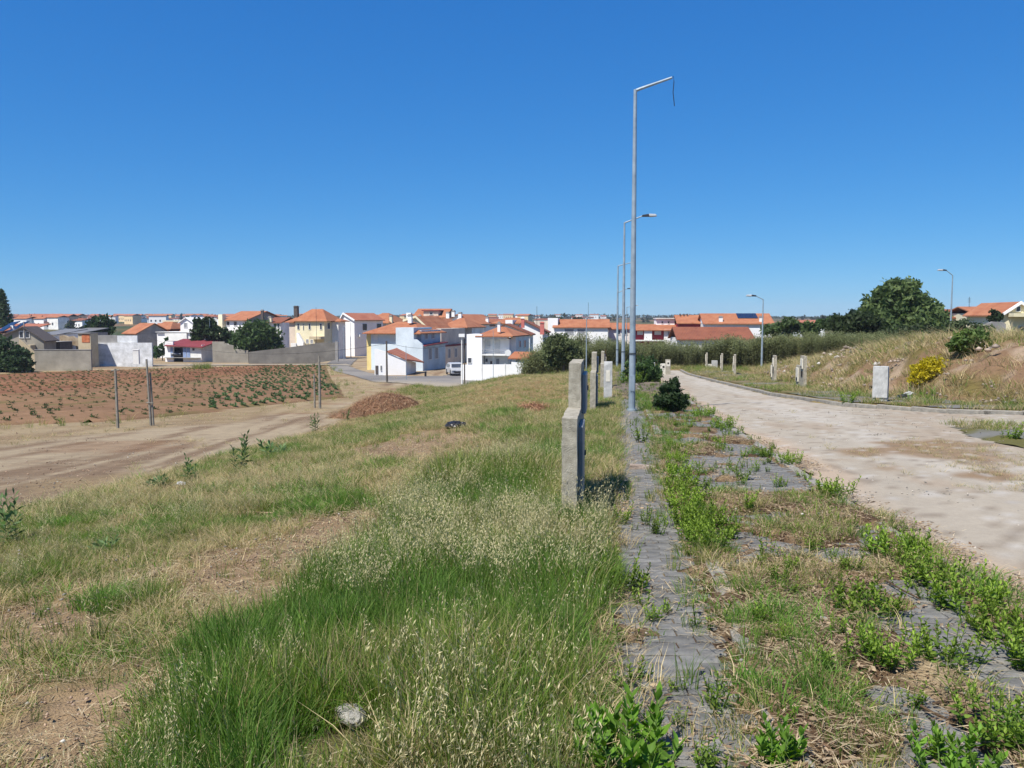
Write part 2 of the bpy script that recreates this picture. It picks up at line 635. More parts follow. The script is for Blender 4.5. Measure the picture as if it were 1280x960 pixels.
PATCH = [GP([(1090, 546), (1180, 545), (1290, 568), (1290, 586), (1180, 574), (1120, 562)]),
         GP([(1195, 588), (1240, 578), (1290, 588), (1290, 608), (1230, 600)]),
         GP([(1055, 560), (1098, 556), (1100, 568), (1075, 572)]),
         GP([(1095, 575), (1130, 578), (1136, 590), (1110, 592)])]
LEAFY = GP([(838, 560), (862, 585), (885, 630), (905, 690), (880, 700), (848, 640), (832, 600)])

FOOT_LINE = GP([(905, 985), (880, 930), (862, 885), (842, 838), (858, 800), (842, 770), (800, 735), (793, 695), (815, 655), (800, 615), (806, 560), (800, 530), (770, 500)])
STRIP_POLY = [GP([(1098, 735), (1165, 722), (1230, 765), (1300, 830), (1300, 935), (1215, 885), (1150, 800)]),
              GP([(1085, 850), (1150, 858), (1235, 925), (1290, 945), (1330, 1000), (1150, 1000), (1120, 930)])]

def soil(x, y):
    """height of the soil and litter over the paving, in metres (negative: paving is bare)"""
    x = np.asarray(x, dtype=float); y = np.asarray(y, dtype=float)
    n = fbm(x, y, .55, 5, 5) - .5
    n2 = fbm(x, y, 1.6, 9, 3) - .5
    # footway
    vf = .53 - pdist(FOOT_LINE, x, y) + n * 1.0 + .05 * np.clip(y - 6, 0, 20)
    # strip between the kerbs
    vs = np.maximum(sdf(STRIP_POLY[0], x, y), sdf(STRIP_POLY[1], x, y)) + n * .8 + .22
    far = (.22 + n * 1.6 + n2 * 1.0) * sstep(4.2, 6.5, y)
    vs = np.maximum(vs, np.where(y > 4.5, far - .04, -1))
    k = kerb_x(y)
    v = np.where(x < k - .02, vf, np.where(x > k + .12, vs, -.3))
    v = np.where(x < fence_x(y) + .3, -.3 + n * .3, v)
    c = .03 - .26 * v
    c = np.clip(c, -.014, .045) + (fbm(x, y, .09, 3, 3) - .5) * .024 * (1 - .8 * sstep(.05, .2, v))
    return c

def zones(x, y):
    z = {}
    z['tall'] = sstep(-.35, .25, sdf(TALL, x, y) + (fbm(x, y, .7, 21) - .5) * .9)
    b = np.full(np.shape(x), -9.0)
    for p in BARE:
        b = np.maximum(b, sdf(p, x, y) + .12 + (fbm(x, y, .5, 22) - .5) * .8)
    z['bare'] = sstep(-.15, .2, b)
    r = np.full(np.shape(x), -9.0)
    for p in RED:
        r = np.maximum(r, sdf(p, x, y) + (fbm(x, y, 1.2, 23) - .5) * 1.5)
    z['red'] = sstep(-.4, .5, r)
    return z

TRK = -6.1
def green(x, y):
    """how much green grass stands on the bank of grass between the track and the cabinets (0..1)"""
    x = np.asarray(x, dtype=float); y = np.asarray(y, dtype=float)
    z = zones(x, y)
    n = fbm(x, y, .8, 41, 4)
    n2 = fbm(x * .8, y * .45, 2.6, 43, 3)
    g = sstep(.505, .63, n * .62 + n2 * .43)
    g = g * (1 - .75 * sstep(12, 22, y)) + .32 * sstep(12, 22, y) * (n2 > .42)
    g = np.maximum(g, z['tall'] * (.55 + .45 * sstep(.36, .52, fbm(x, y, .55, 47, 3))))
    g = g * (1 - .93 * z['bare']) * (1 - .8 * z['red'])
    on = sstep(TRK - .5, TRK + .5, x + (fbm(x, y, 1.5, 44) - .5) * 2.2)
    return g * on

GREENC, STRAWC = np.array(S(104, 112, 62)), np.array(S(186, 162, 112))
TANC, DIRTC, DARKC = np.array(S(184, 156, 122)), np.array(S(158, 126, 94)), np.array(S(112, 88, 62))

def terrain_cols(X, Y):
    n1, n2, n3 = fbm(X, Y, .35, 51, 4), fbm(X, Y, 3.0, 52, 4), fbm(X, Y, .12, 53, 3)
    z = zones(X, Y)
    g = green(X, Y)
    mixc = lambda a, b, t: a * (1 - t[..., None]) + b * t[..., None]
    col = mixc(np.broadcast_to(DIRTC, X.shape + (3,)), STRAWC, sstep(.4, .62, n1))
    col = mixc(col, GREENC * .75, g * .75)
    col = mixc(col, TANC, z['bare'] * .9)
    col = mixc(col, np.array(S(172, 122, 82)), z['red'] * .8)
    # mown straw further up the slope
    col = mixc(col, np.array(S(176, 160, 104)), sstep(13, 26, Y) * .55 * (1 - g))
    # the dirt track and its dry verge
    tr = sstep(TRK + .2, TRK - .7, X + (fbm(X, Y, 1.5, 44) - .5) * 2.2)
    tn = fbm(X * 2.2 + .25 * Y, Y * .16, 1.0, 61, 4)
    tcol = mixc(np.broadcast_to(np.array(S(200, 180, 148, 1.75)), X.shape + (3,)), np.array(S(164, 138, 110)), sstep(.42, .66, tn))
    dry = sstep(.42, .58, fbm(X, Y * .5, 2.2, 63, 4) + .5 * (1 - np.clip(np.abs(sdf(FIELD, X, Y)) / 6, 0, 1)) - .12)
    tcol = mixc(tcol, np.array(S(190, 166, 124, 1.8)), dry * .6)
    tcol = mixc(tcol, np.array(S(168, 124, 90)), sstep(.56, .7, fbm(X, Y, 3, 66, 3)) * .4)
    col = mixc(col, tcol, tr)
    # litter on the paved side
    pav = sstep(-.25, .1, X - fence_x(Y) - .2) * (1 - sstep(0, .2, X - edge_x(Y) - .5)) * (Y < 62)
    pc = mixc(np.broadcast_to(np.array(S(166, 140, 108)), X.shape + (3,)), np.array(S(112, 88, 66)), sstep(.42, .62, n1))
    pc = mixc(pc, np.array(S(196, 170, 124)), sstep(.58, .75, n3) * .6)
    sand = sstep(0, .25, sdf(GP([(1100, 815), (1220, 800), (1270, 880), (1240, 905), (1150, 880)]), X, Y) + (n1 - .45) * .5)
    pc = mixc(pc, np.array(S(214, 190, 150)), sand * .8)
    pc = mixc(pc, np.array(S(150, 146, 136)), sstep(18, 34, Y) * .55)
    col = mixc(col, pc, pav)
    # bank on the right
    db = sdf(BANK, X, Y)
    bk = sstep(-1.2, .4, db)
    nb = fbm(X, Y, 1.7, 71, 5)
    bc = mixc(np.broadcast_to(np.array(S(168, 136, 106)), X.shape + (3,)), np.array(S(142, 128, 76)), sstep(.38, .6, nb))
    bc = mixc(bc, np.array(S(206, 182, 156)), sstep(.54, .68, fbm(X, Y, 1.1, 73, 4)) * .8)
    bc = mixc(bc, np.array(S(112, 112, 60)), sstep(3.2, 5, db) * .75)
    col = mixc(col, bc, bk)
    # further off: dry grass verges, then patchwork of fields
    far = sstep(60, 72, Y) * (X > 2)
    col = mixc(col, np.array(S(132, 116, 78)), far * .8)
    vil = sstep(56, 66, Y) * (X < 6) * (1 - tr)
    col = mixc(col, np.array(S(124, 128, 70)), vil * .7)
    f2 = sstep(150, 220, Y)
    fn = fbm(X, Y, 90, 81, 3)
    fc = mixc(np.broadcast_to(np.array(S(120, 112, 72)), X.shape + (3,)), np.array(S(78, 92, 52)), sstep(.4, .6, fn))
    fc = mixc(fc, np.array(S(160, 120, 88)), sstep(.6, .66, fbm(X, Y, 120, 83, 2)) * .8)
    col = mixc(col, fc, f2)
    return col * (1 + (n3 - .5) * .5)[..., None]

def build_terrain():
    def grow(v0, step, g, end):
        out, v, s = [], v0, step
        while v < end:
            v += s; s *= g
            out.append(v)
        return out
    xs = list(np.arange(-7, 7.01, .06))
    xs += list(np.arange(7.12, 20, .13))
    xs += grow(xs[-1], .15, 1.09, 7000)
    xs = [-q for q in grow(7, .065, 1.085, 7000)][::-1] + xs
    ys = list(np.arange(-14, 1.5, .5)) + list(np.arange(1.5, 9, .045))
    y = ys[-1]
    while y < 62:
        y += y * .0062; ys.append(y)
    while y < 9000:
        y += y * .03; ys.append(y)
    xs, ys = np.array(xs), np.array(ys)
    X, Y = np.meshgrid(xs, ys)
    X = X + 0.0
    H = Hm(X, Y)
    near = 1 - sstep(40, 90, Y)
    paved = (X > fence_x(Y) + .12) & (X < edge_x(Y) + .05) & (Y < 62)
    rgh = (fbm(X, Y, .5, 91, 4) - .5) * .09 + (fbm(X, Y, .11, 92, 3) - .5) * .03
    rgh = rgh + zones(X, Y)['bare'] * (fbm(X, Y, .10, 93, 3) - .5) * .05
    left = sstep(.2, -.2, X - fence_x(Y))
    H = H + rgh * left * near * (1 - .6 * sstep(TRK, TRK - 1, X))
    H = H + np.where(paved, soil(X, Y), 0)
    db = sdf(BANK, X, Y)
    H = H + np.where(db > 0, np.clip(db, 0, 1) * ((fbm(X, Y, .8, 95, 5) - .5) * .55), 0) * near
    ro = sdf(ROAD, X, Y)
    H = H - .15 * sstep(.0, .12, ro)
    H = H + np.where((Y > 8) & (ro < 0) & (X > 8.5) & (db < 0), .04, 0)
    H = H - .4 * sstep(1.2, 3.0, sdf(FIELD, X, Y))
    H = H - .12 * sstep(.3, 1.2, sdf(STREET, X, Y)) - .12 * sstep(.2, .6, sdf(LANE, X, Y))
    H = H - .1 * sstep(0, .3, -((X - 0) ** 2 + (Y - 0) ** 2) + .01)
    col = terrain_cols(X, Y)
    V = np.stack([X, Y, H], -1).reshape(-1, 3)
    ny, nx = X.shape
    i = (np.arange(ny - 1)[:, None] * nx + np.arange(nx - 1)[None, :]).ravel()
    Fq = np.stack([i, i + 1, i + nx + 1, i + nx], 1)
    o = link('ground', mesh_np('ground', V, Fq, ground_mat('soil', 9, .8, .28, .03), col.reshape(-1, 3), smooth=True))
    return tag(o, kind='structure')

def drape(name, poly, cell, dz, colf, mat, edge=0.0, bounds=None, hf=None, ang=0.0, cy=None):
    """a sheet laid over the ground inside a polygon"""
    ca, sa = math.cos(ang), math.sin(ang)
    P = np.array(poly)
    U, Vv = P[:, 0] * ca + P[:, 1] * sa, -P[:, 0] * sa + P[:, 1] * ca
    cy = cy or cell
    us, vs = np.arange(U.min(), U.max() + cell, cell), np.arange(Vv.min(), Vv.max() + cy, cy)
    if bounds:
        us = us[(us > bounds[0]) & (us < bounds[1])]
    A, Bv = np.meshgrid(us, vs)
    X, Y = A * ca - Bv * sa, A * sa + Bv * ca
    d = sdf(poly, X, Y)
    keep = d > edge
    Z = Hm(X, Y) + dz
    if hf is not None:
        Z = Z + hf(X, Y, d, A, Bv)
    ny, nx = X.shape
    k = keep[:-1, :-1] & keep[1:, :-1] & keep[:-1, 1:] & keep[1:, 1:]
    i = (np.arange(ny - 1)[:, None] * nx + np.arange(nx - 1)[None, :])[k]
    Fq = np.stack([i, i + 1, i + nx + 1, i + nx], 1)
    used = np.unique(Fq)
    mp = np.zeros(nx * ny, int); mp[used] = np.arange(len(used))
    V = np.stack([X, Y, Z], -1).reshape(-1, 3)[used]
    col = colf(X, Y, d, A, Bv).reshape(-1, 3)[used]
    return tag(link(name, mesh_np(name, V, mp[Fq], mat, col, smooth=True)), kind='structure')

def mixc(a, b, t):
    return a * (1 - t[..., None]) + b * t[..., None]

def road_col(X, Y, d, A, Bv):
    c = np.broadcast_to(np.array(S(202, 190, 170, 1.8)), X.shape + (3,)).copy()
    # paler worn band down the middle, pink dust along the near edge
    dl = X - edge_x(Y)
    band = np.exp(-((dl - 2.6 - .10 * np.clip(14 - Y, 0, 20)) / 1.1) ** 2)
    c = mixc(c, np.array(S(214, 204, 187, 1.8)), sstep(.35, .75, band * .8 + (fbm(X, Y * .4, 1.6, 101, 4) - .5)))
    c = mixc(c, np.array(S(204, 180, 154, 1.6)), sstep(.4, .8, np.exp(-(dl / .9) ** 2) + (fbm(X, Y * .5, 1.3, 102, 4) - .5) * .9) * .75)
    c = mixc(c, np.array(S(180, 160, 136, 1.6)), sstep(.55, .72, fbm(X * 1.6, Y * .5, 1.2, 103, 5)) * .55)
    c = mixc(c, np.array(S(150, 122, 92)), sstep(.15, -.25, d + (fbm(X, Y, .5, 104) - .5) * .7) * .7 * (Y < 30))
    for off in (1.5, 3.1, 4.2, 5.9):       # wheel tracks
        tk = np.exp(-((dl - off - .5 * np.sin(Y * .11) - .05 * Y) / .16) ** 2)
        c = mixc(c, np.array(S(186, 170, 148, 1.6)), tk * .3 * sstep(.35, .6, fbm(X, Y, 2.5, 109, 2)))
    p = np.full(X.shape, -9.0)
    for q in PATCH:
        p = np.maximum(p, sdf(q, X, Y))
    c = mixc(c, np.array(S(168, 136, 98)), sstep(-.3, .4, p + (fbm(X, Y, .7, 105, 4) - .5) * 1.6) * .85)
    sp = fbm(X, Y, .14, 106, 3)
    c = mixc(c, np.array(S(140, 122, 102)), sstep(.66, .74, sp) * .5)
    c = mixc(c, np.array(S(236, 230, 220)), sstep(.70, .76, fbm(X, Y, .1, 108, 2)) * .5)
    return c * (1 + (fbm(X, Y, .3, 107, 3) - .5) * .22)[..., None]

def road_h(X, Y, d, A, Bv):
    return (fbm(X, Y, .9, 110, 3) - .5) * .035 + (fbm(X, Y, .12, 111, 2) - .5) * .006

def field_col(X, Y, d, A, Bv):
    c = np.broadcast_to(np.array(S(162, 116, 86)), X.shape + (3,)).copy()
    c = mixc(c, np.array(S(176, 132, 98)), sstep(.4, .66, fbm(X, Y, 9, 121, 4)))
    c = mixc(c, np.array(S(128, 80, 56)), sstep(.52, .7, fbm(X, Y, 2.0, 122, 4)) * .7)
    # paler, drier plot where the cabbages grow
    plot = sstep(-3, 3, X + 33 - .1 * (Y - 60) + (Y - 50) * .05)
    c = mixc(c, np.array(S(166, 136, 104)), plot * .6)
    c = c * (1 + .12 * np.sin(Bv * 2 * math.pi / .95 + .6))[..., None]
    c = mixc(c, np.array(S(134, 126, 76)), sstep(.6, .72, fbm(X, Y, 2.5, 125, 4) + .16 * sstep(2.0, .3, d)) * .7)
    return c * (1 + (fbm(X, Y, .5, 123, 3) - .5) * .35)[..., None]

ROWA = rad(74)
def field_h(X, Y, d, A, Bv):
    return .11 * np.sin(Bv * 2 * math.pi / .95) + (fbm(X, Y, .4, 131, 3) - .5) * .1 - .25 * sstep(.7, 0, d)

def street_col(X, Y, d, A, Bv):
    c = np.broadcast_to(np.array(S(172, 166, 158)), X.shape + (3,)).copy()
    c = mixc(c, np.array(S(150, 146, 142)), sstep(.45, .6, fbm(X, Y, 6, 141, 3)))
    return mixc(c, np.array(S(206, 192, 168)), sstep(90, 84, Y) * .8)

terrain = build_terrain()
gm = ground_mat('road_dust', 11, .6, .17, .012)
road = drape('road', ROAD, .14, -.05, road_col, gm, bounds=(-5, 34), hf=road_h, cy=.16)
field = drape('ploughed_field', FIELD, .8, .02, field_col, ground_mat('field_soil', 3, .5, .22, .05), hf=field_h, ang=ROWA, cy=.24)
street = drape('street', STREET, .4, .02, street_col, ground_mat('asphalt', 3, .2, .08, .01))
lane = drape('path', LANE, .4, .05, lambda X, Y, d, A, Bv: np.broadcast_to(np.array(S(196, 184, 164)), X.shape + (3,)), ground_mat('asphalt', 3, .2, .08, .01))

# ------------------------------------------------------------------ the paving, stone by stone
PAV = M('paver_concrete', S(138, 137, 133), S(170, 168, 161), scale=9, bump=.5, bscale=120, rough=.85)
_n = PAV.node_tree
_p = _n.nodes['Principled BSDF']
_src = _p.inputs['Base Color'].links[0].from_socket
_oi, _mr, pv_h = _n.nodes.new('ShaderNodeObjectInfo'), _n.nodes.new('ShaderNodeMapRange'), _n.nodes.new('ShaderNodeHueSaturation')
_mr.inputs['To Min'].default_value = .78
_mr.inputs['To Max'].default_value = 1.2
_n.links.new(_oi.outputs['Random'], _mr.inputs['Value'])
_n.links.new(_mr.outputs[0], pv_h.inputs['Value'])
_n.links.new(_src, pv_h.inputs['Color'])
_n.links.new(pv_h.outputs[0], _p.inputs['Base Color'])
PAVB = M('paving_bed', S(150, 130, 104), S(176, 154, 122), scale=7, bump=.4)
def strip_sheet(name, fa, fb, y0, y1, dz):
    ys = [y0]
    while ys[-1] < y1: ys.append(ys[-1] + max(.3, ys[-1] * .03))
    V, Fs = [], []
    for k, y in enumerate(ys):
        xa, xb = float(fa(y)), float(fb(y))
        for t in range(6):
            x = xa + (xb - xa) * t / 5
            V.append((x, y, gz(x, y) + dz(y)))
    for k in range(len(ys) - 1):
        for t in range(5):
            i = k * 6 + t
            Fs.append((i, i + 1, i + 7, i + 6))
    me = mesh_np(name, np.array(V), np.array(Fs), PAVB)
    return tag(link(name, me), kind='structure')
footway = strip_sheet('footway', lambda y: fence_x(y) + .15, kerb_x, .5, 62, lambda y: -.05)
parking = strip_sheet('parking_strip', lambda y: kerb_x(y) + .12, edge_x, .5, 62, lambda y: -.055)
verge = None

r_ = random.Random(4)
pav_mesh = []
for k in range(5):
    mb = MB().box(-.0965, .0965, -.0465, .0465, -.06, 0)
    me = mb.mesh('paver', PAV, bevel=.004)
    pav_mesh.append(me)
TH = math.atan(.12)
def paver_cells(par, fa, fb, y0, y1, sz=(.2, .1)):
    ct, st = math.cos(TH), math.sin(TH)
    out = []
    nrow = int((y1 - y0) / sz[1]) + 1
    for j in range(nrow):
        y = y0 + j * sz[1]
        xa, xb = float(fa(y)), float(fb(y))
        off = (j % 2) * sz[0] / 2
        x = xa + .11 - off + (0 if off == 0 else sz[0] / 2) * 0 + r_.uniform(0, .002)
        k = 0
        while x < xb - .08:
            if x > xa + .09:
                # rows run across; each row is turned with the footway
                yy = y - (x - xa) * math.tan(TH) * 0
                out.append((x, yy))
            x += sz[0]
        
    return out
cells = [(p, 'f') for p in paver_cells(None, lambda y: fence_x(y) + .18, kerb_x, 1.9, 26)]
cells += [(p, 's') for p in paver_cells(None, lambda y: kerb_x(y) + .12, edge_x, 1.9, 24)]
ca = np.array([c[0] for c in cells])
sv = soil(ca[:, 0], ca[:, 1])
vis_px = np.abs(ca[:, 0] / ca[:, 1]) < .68
ok = (sv < .012) & vis_px
big, rest = [], []
order = np.argsort(ca[:, 1])
for i in order:
    if not ok[i]: continue
    kind = cells[i][1]
    seen = sv[i] < .002
    n = sum(1 for q in big if q[1] == kind)
    (big if (seen and n < 290) else rest).append((i, kind))
for i, kind in big:
    x, y = ca[i]
    o = link('paver', pav_mesh[r_.randrange(5)], footway if kind == 'f' else parking)
    o.location = (x, y, gz(x, y) + r_.uniform(-.008, .003))
    o.rotation_euler = (-.035 + r_.gauss(0, .008), r_.gauss(0, .014), r_.gauss(0, .02))
for kind, par in (('f', footway), ('s', parking)):
    mb = MB()
    for i, kd in rest:
        if kd != kind: continue
        x, y = ca[i]
        z = gz(x, y) + r_.uniform(-.004, .003)
        mb.box(x - .0965, x + .0965, y - .0465, y + .0465, z - .06, z)
    tag(link('paver_bed', mb.mesh('paver_bed', PAV), par), kind='stuff')

# ---- kerb stones
KERB = M('kerb_concrete', S(178, 172, 160), S(206, 200, 186), scale=7, bump=.6, bscale=60)
def kerb_line(parent_name, fx, y0, y1, L, wdt, top, skip=(), seed=0, side=0):
    root = empty(parent_name, (0, 0, 0))
    tag(root, kind='structure')
    r = random.Random(seed)
    mes = []
    for k in range(3):
        mb = MB().box(-wdt / 2, wdt / 2, -L / 2 + .006, L / 2 - .006, -.2, 0)
        mes.append(mb.mesh('kerb_stone', KERB, bevel=.012, sub=1, rough=.003, seed=k))
    y = y0
    while y < y1:
        x = float(fx(y))
        dx = float(fx(y + .5) - fx(y - .5))
        if not any(a < y < b for a, b in skip):
            o = link('kerb_stone', mes[r.randrange(3)], root)
            o.location = (x, y, gz(x, y) + top + r.uniform(-.006, .006))
            sl = gz(x, y + .5) - gz(x, y - .5)
            o.rotation_euler = (math.atan(sl), r.gauss(0, .02), -math.atan(dx) + r.gauss(0, .01))
        y += L * math.cos(math.atan(dx))
    return root
kerb_line('kerb', lambda y: kerb_x(y) + .06, 1.6, 60, 1.0, .12, .045, seed=1)
kerb_line('kerb', lambda y: edge_x(y) + .06, 1.6, 58, 1.0, .12, .012, seed=2)

# kerb and footway on the far side of the road
def far_edge(y):
    return np.interp(y, [20.9, 23.5, 29, 40, 52, 61], [11, 9.35, 9.05, 9.95, 10.95, 12.25])
kerb_line('kerb', lambda y: far_edge(y) - .03, 23.5, 60, 1.0, .12, .05, seed=3)
rk = empty('kerb', (0, 0, 0)); tag(rk, kind='structure')
pl = [(9.34, 23.4), (10.95, 20.9), (13.95, 19.58), (20, 18.78), (40, 17.83)]
km = MB().box(-.5 + .006, .5 - .006, -.06, .06, -.2, 0).mesh('kerb_stone', KERB, bevel=.012)
for (ax, ay), (bx, by) in zip(pl[:-1], pl[1:]):
    L = math.hypot(bx - ax, by - ay)
    for k in range(math.ceil(L)):
        t = (k + .5) / math.ceil(L)
        x, y = ax + (bx - ax) * t, ay + (by - ay) * t
        o = link('kerb_stone', km, rk)
        o.location = (x, y, gz(x, y) + .05)
        o.rotation_euler = (0, 0, math.atan2(by - ay, bx - ax))
FW = [(9.2, 29), (9.5, 23.7), (11.1, 21.1), (14, 19.8), (20, 19), (60, 17.6), (60, 18.6), (20.2, 20.2), (13.4, 21.7), (12, 25.2), (11.4, 29.2), (13.2, 44), (15.5, 58), (12.4, 60.5), (11.1, 52), (10.1, 40)]
def fw_col(X, Y, d, A, Bv):
    c = np.broadcast_to(np.array(S(150, 148, 142)), X.shape + (3,)).copy()
    c = mixc(c, np.array(S(154, 136, 96)), sstep(.36, .56, fbm(X, Y, 1.4, 151, 4)))
    return mixc(c, np.array(S(118, 122, 66)), sstep(.56, .66, fbm(X, Y, .9, 152, 4)) * .7)
drape('footway', FW, .2, .06, fw_col, ground_mat('far_paving', 12, .5, .15, .02), hf=lambda X, Y, d, A, Bv: (fbm(X, Y, .5, 153, 3) - .5) * .05)
def isl_col(X, Y, d, A, Bv):
    return mixc(np.broadcast_to(np.array(S(150, 148, 140)), X.shape + (3,)), np.array(S(126, 122, 70)), sstep(.4, .6, fbm(X, Y, .8, 155, 4)))
drape('verge', ISLAND, .12, -.045, isl_col, ground_mat('far_paving', 12, .5, .15, .02), hf=lambda X, Y, d, A, Bv: .06 * sstep(.0, .5, d) + .06 * (fbm(X, Y, .3, 157, 3) - .5))
# ------------------------------------------------------------------ uncountable plants
LEAF = leaf_mat('grass_blade', trans=.4, rnd=.28)
G1, G2, G3 = (.078, .155, .020), (.14, .225, .032), (.21, .275, .06)
ST1, ST2 = (.42, .33, .16), (.56, .46, .26)

def tuft_green(seed, h=(.12, .29), n=30, r=.09, dry=.2, wd=.0058, lean=(.1, .7), tint=(1, 1, 1)):
    rng = np.random.default_rng(seed)
    a = blades(rng, int(n * (1 - dry)), r, h, wd, lean, np.array(G1) * tint, np.array(G3) * tint)[:3]
    b = blades(rng, max(2, int(n * dry)), r, (h[0] * .8, h[1] * 1.05), wd * .8, lean, ST1, ST2)[:3]
    return join([a, b])

def tuft_oats(seed, n=13, h=(.36, .58), pale=1.0):
    rng = np.random.default_rng(seed)
    g = blades(rng, 22, .1, (.16, .34), .008, (.1, .6), G1, G2)[:3]
    s = blades(rng, n, .09, h, .0028, (.15, .45), (.22, .26, .10), (.36, .34, .16), seg=3, lean_dir=(.12, .02))
    x0, y0, lx, ly, hh, ln = s[3]
    P, D, L = [], [], []
    for i in range(n):
        k = rng.integers(6, 11)
        for t in np.linspace(.62, 1, k):
            cx, cy = x0[i] + lx[i] * t * t, y0[i] + ly[i] * t * t
            cz = hh[i] * (t - .25 * t * t * (ln[i] / hh[i]))
            o = rng.normal(0, .014, 3)
            P.append((cx + o[0] + .008, cy + o[1], cz + o[2] * .6))
            D.append((rng.normal(.35, .4), rng.normal(0, .4), -.8 + rng.uniform(-.3, .7)))
            L.append(rng.uniform(.018, .028))
    P, D, L = np.array(P), np.array(D), np.array(L)
    t = rng.uniform(0, 1, len(P))[:, None]
    col = (np.array((.46, .42, .20)) * (1 - t) + np.array((.64, .56, .34)) * t) * pale
    lv = leaves(P, D, L, L * .24, col, droop=.1, rng=rng)
    return join([g, s[:3], lv])

def tuft_dry(seed, h=(.06, .2), n=24, r=.12, lean=(.6, 1.6)):
    rng = np.random.default_rng(seed)
    a = blades(rng, n, r, h, .005, lean, ST1, ST2, seg=2)[:3]
    b = blades(rng, 5, r, h, .006, lean, G1, G2, seg=2)[:3]
    return join([a, b])

def straw(seed, n=26, r=.16):
    rng = np.random.default_rng(seed)
    P = np.stack([rng.uniform(-r, r, n), rng.uniform(-r, r, n), rng.uniform(.003, .018, n)], 1)
    a = rng.uniform(0, 6.28, n)
    D = np.stack([np.cos(a), np.sin(a), rng.normal(0, .08, n)], 1)
    t = rng.uniform(0, 1, n)[:, None]
    col = np.array((.34, .25, .14)) * (1 - t) + np.array((.62, .52, .34)) * t
    L = rng.uniform(.02, .13, n)
    return leaves(P, D, L, np.full(n, .0045) + L * .01, col, droop=0, fold=.1)

def litter(seed, n=40, r=.15):
    rng = np.random.default_rng(seed)
    P = np.stack([rng.uniform(-r, r, n), rng.uniform(-r, r, n), rng.uniform(.003, .012, n)], 1)
    a = rng.uniform(0, 6.28, n)
    D = np.stack([np.cos(a), np.sin(a), rng.normal(0, .15, n)], 1)
    t = rng.uniform(0, 1, n)[:, None]
    col = np.array((.16, .095, .055)) * (1 - t) + np.array((.52, .40, .26)) * t
    L = rng.uniform(.008, .05, n)
    return leaves(P, D, L, L * rng.uniform(.12, .5, n), col, droop=0, fold=.2, rng=rng)

def pebbles(seed, n=9, r=.16, c=(.42, .38, .32), s=(.004, .013)):
    rng = np.random.default_rng(seed)
    parts = []
    base = np.array([(1, 0, 0), (0, 1, 0), (-1, 0, 0), (0, -1, 0), (0, 0, .8), (0, 0, -.5)], float)
    f = np.array([(0, 1, 4), (1, 2, 4), (2, 3, 4), (3, 0, 4), (1, 0, 5), (2, 1, 5), (3, 2, 5), (0, 3, 5)])
    for i in range(n):
        q = base * rng.uniform(s[0], s[1]) * rng.uniform(.6, 1.3, 3)
        a = rng.uniform(0, 6.28)
        q = np.stack([q[:, 0] * math.cos(a) - q[:, 1] * math.sin(a), q[:, 0] * math.sin(a) + q[:, 1] * math.cos(a), q[:, 2]], 1)
        q = q + np.array([rng.uniform(-r, r), rng.uniform(-r, r), .003])
        parts.append((q, [f], np.tile(np.array(c) * rng.uniform(.6, 1.3), (6, 1))))
    return join(parts)

def lance(seed, stems=8, h=(.08, .18), nl=12, L=(.035, .06), wr=.36, r=.05, c1=(.08, .15, .02), c2=(.25, .36, .05), spread=.5, top=True):
    """leafy weed: upright stems set with narrow leaves, paler at the tips"""
    rng = np.random.default_rng(seed)
    parts = []
    for i in range(stems):
        a = rng.uniform(0, 6.28)
        q = r * rng.uniform(0, 1) ** .5
        hh = rng.uniform(*h)
        lx, ly = math.cos(a) * spread * hh * rng.uniform(.2, 1), math.sin(a) * spread * hh * rng.uniform(.2, 1)
        x0, y0 = q * math.cos(a), q * math.sin(a)
        t = np.linspace(.12, 1, nl) ** .9
        P = np.stack([x0 + lx * t, y0 + ly * t, hh * t], 1)
        an = np.arange(nl) * 2.4 + rng.uniform(0, 6)
        el = np.linspace(.35, 1.15, nl) + rng.normal(0, .15, nl)
        D = np.stack([np.cos(an) * np.cos(el), np.sin(an) * np.cos(el), np.sin(el)], 1)
        Ls = rng.uniform(L[0], L[1], nl) * np.linspace(1.1, .65, nl)
        tt = np.clip(np.linspace(0, 1, nl) + rng.normal(0, .2, nl), 0, 1)[:, None]
        col = (np.array(c1) * (1 - tt) + np.array(c2) * tt) * rng.uniform(.8, 1.2)
        parts.append(leaves(P, D, Ls, Ls * wr, col, droop=.18, rng=rng))
        s = .003
        V = np.array([(x0 - s, y0, 0), (x0 + s, y0, 0), (x0 + lx + s * .5, y0 + ly, hh), (x0 + lx - s * .5, y0 + ly, hh)])
        V2 = np.array([(x0, y0 - s, 0), (x0, y0 + s, 0), (x0 + lx, y0 + ly + s * .5, hh), (x0 + lx, y0 + ly - s * .5, hh)])
        for q_ in (V, V2):
            parts.append((q_, [np.array([[0, 1, 2, 3]])], np.tile(np.array(c1) * .8, (4, 1))))
    return join(parts)

def MK(name, data, mat=LEAF):
    return mesh_np(name, data[0], data[1], mat, data[2])

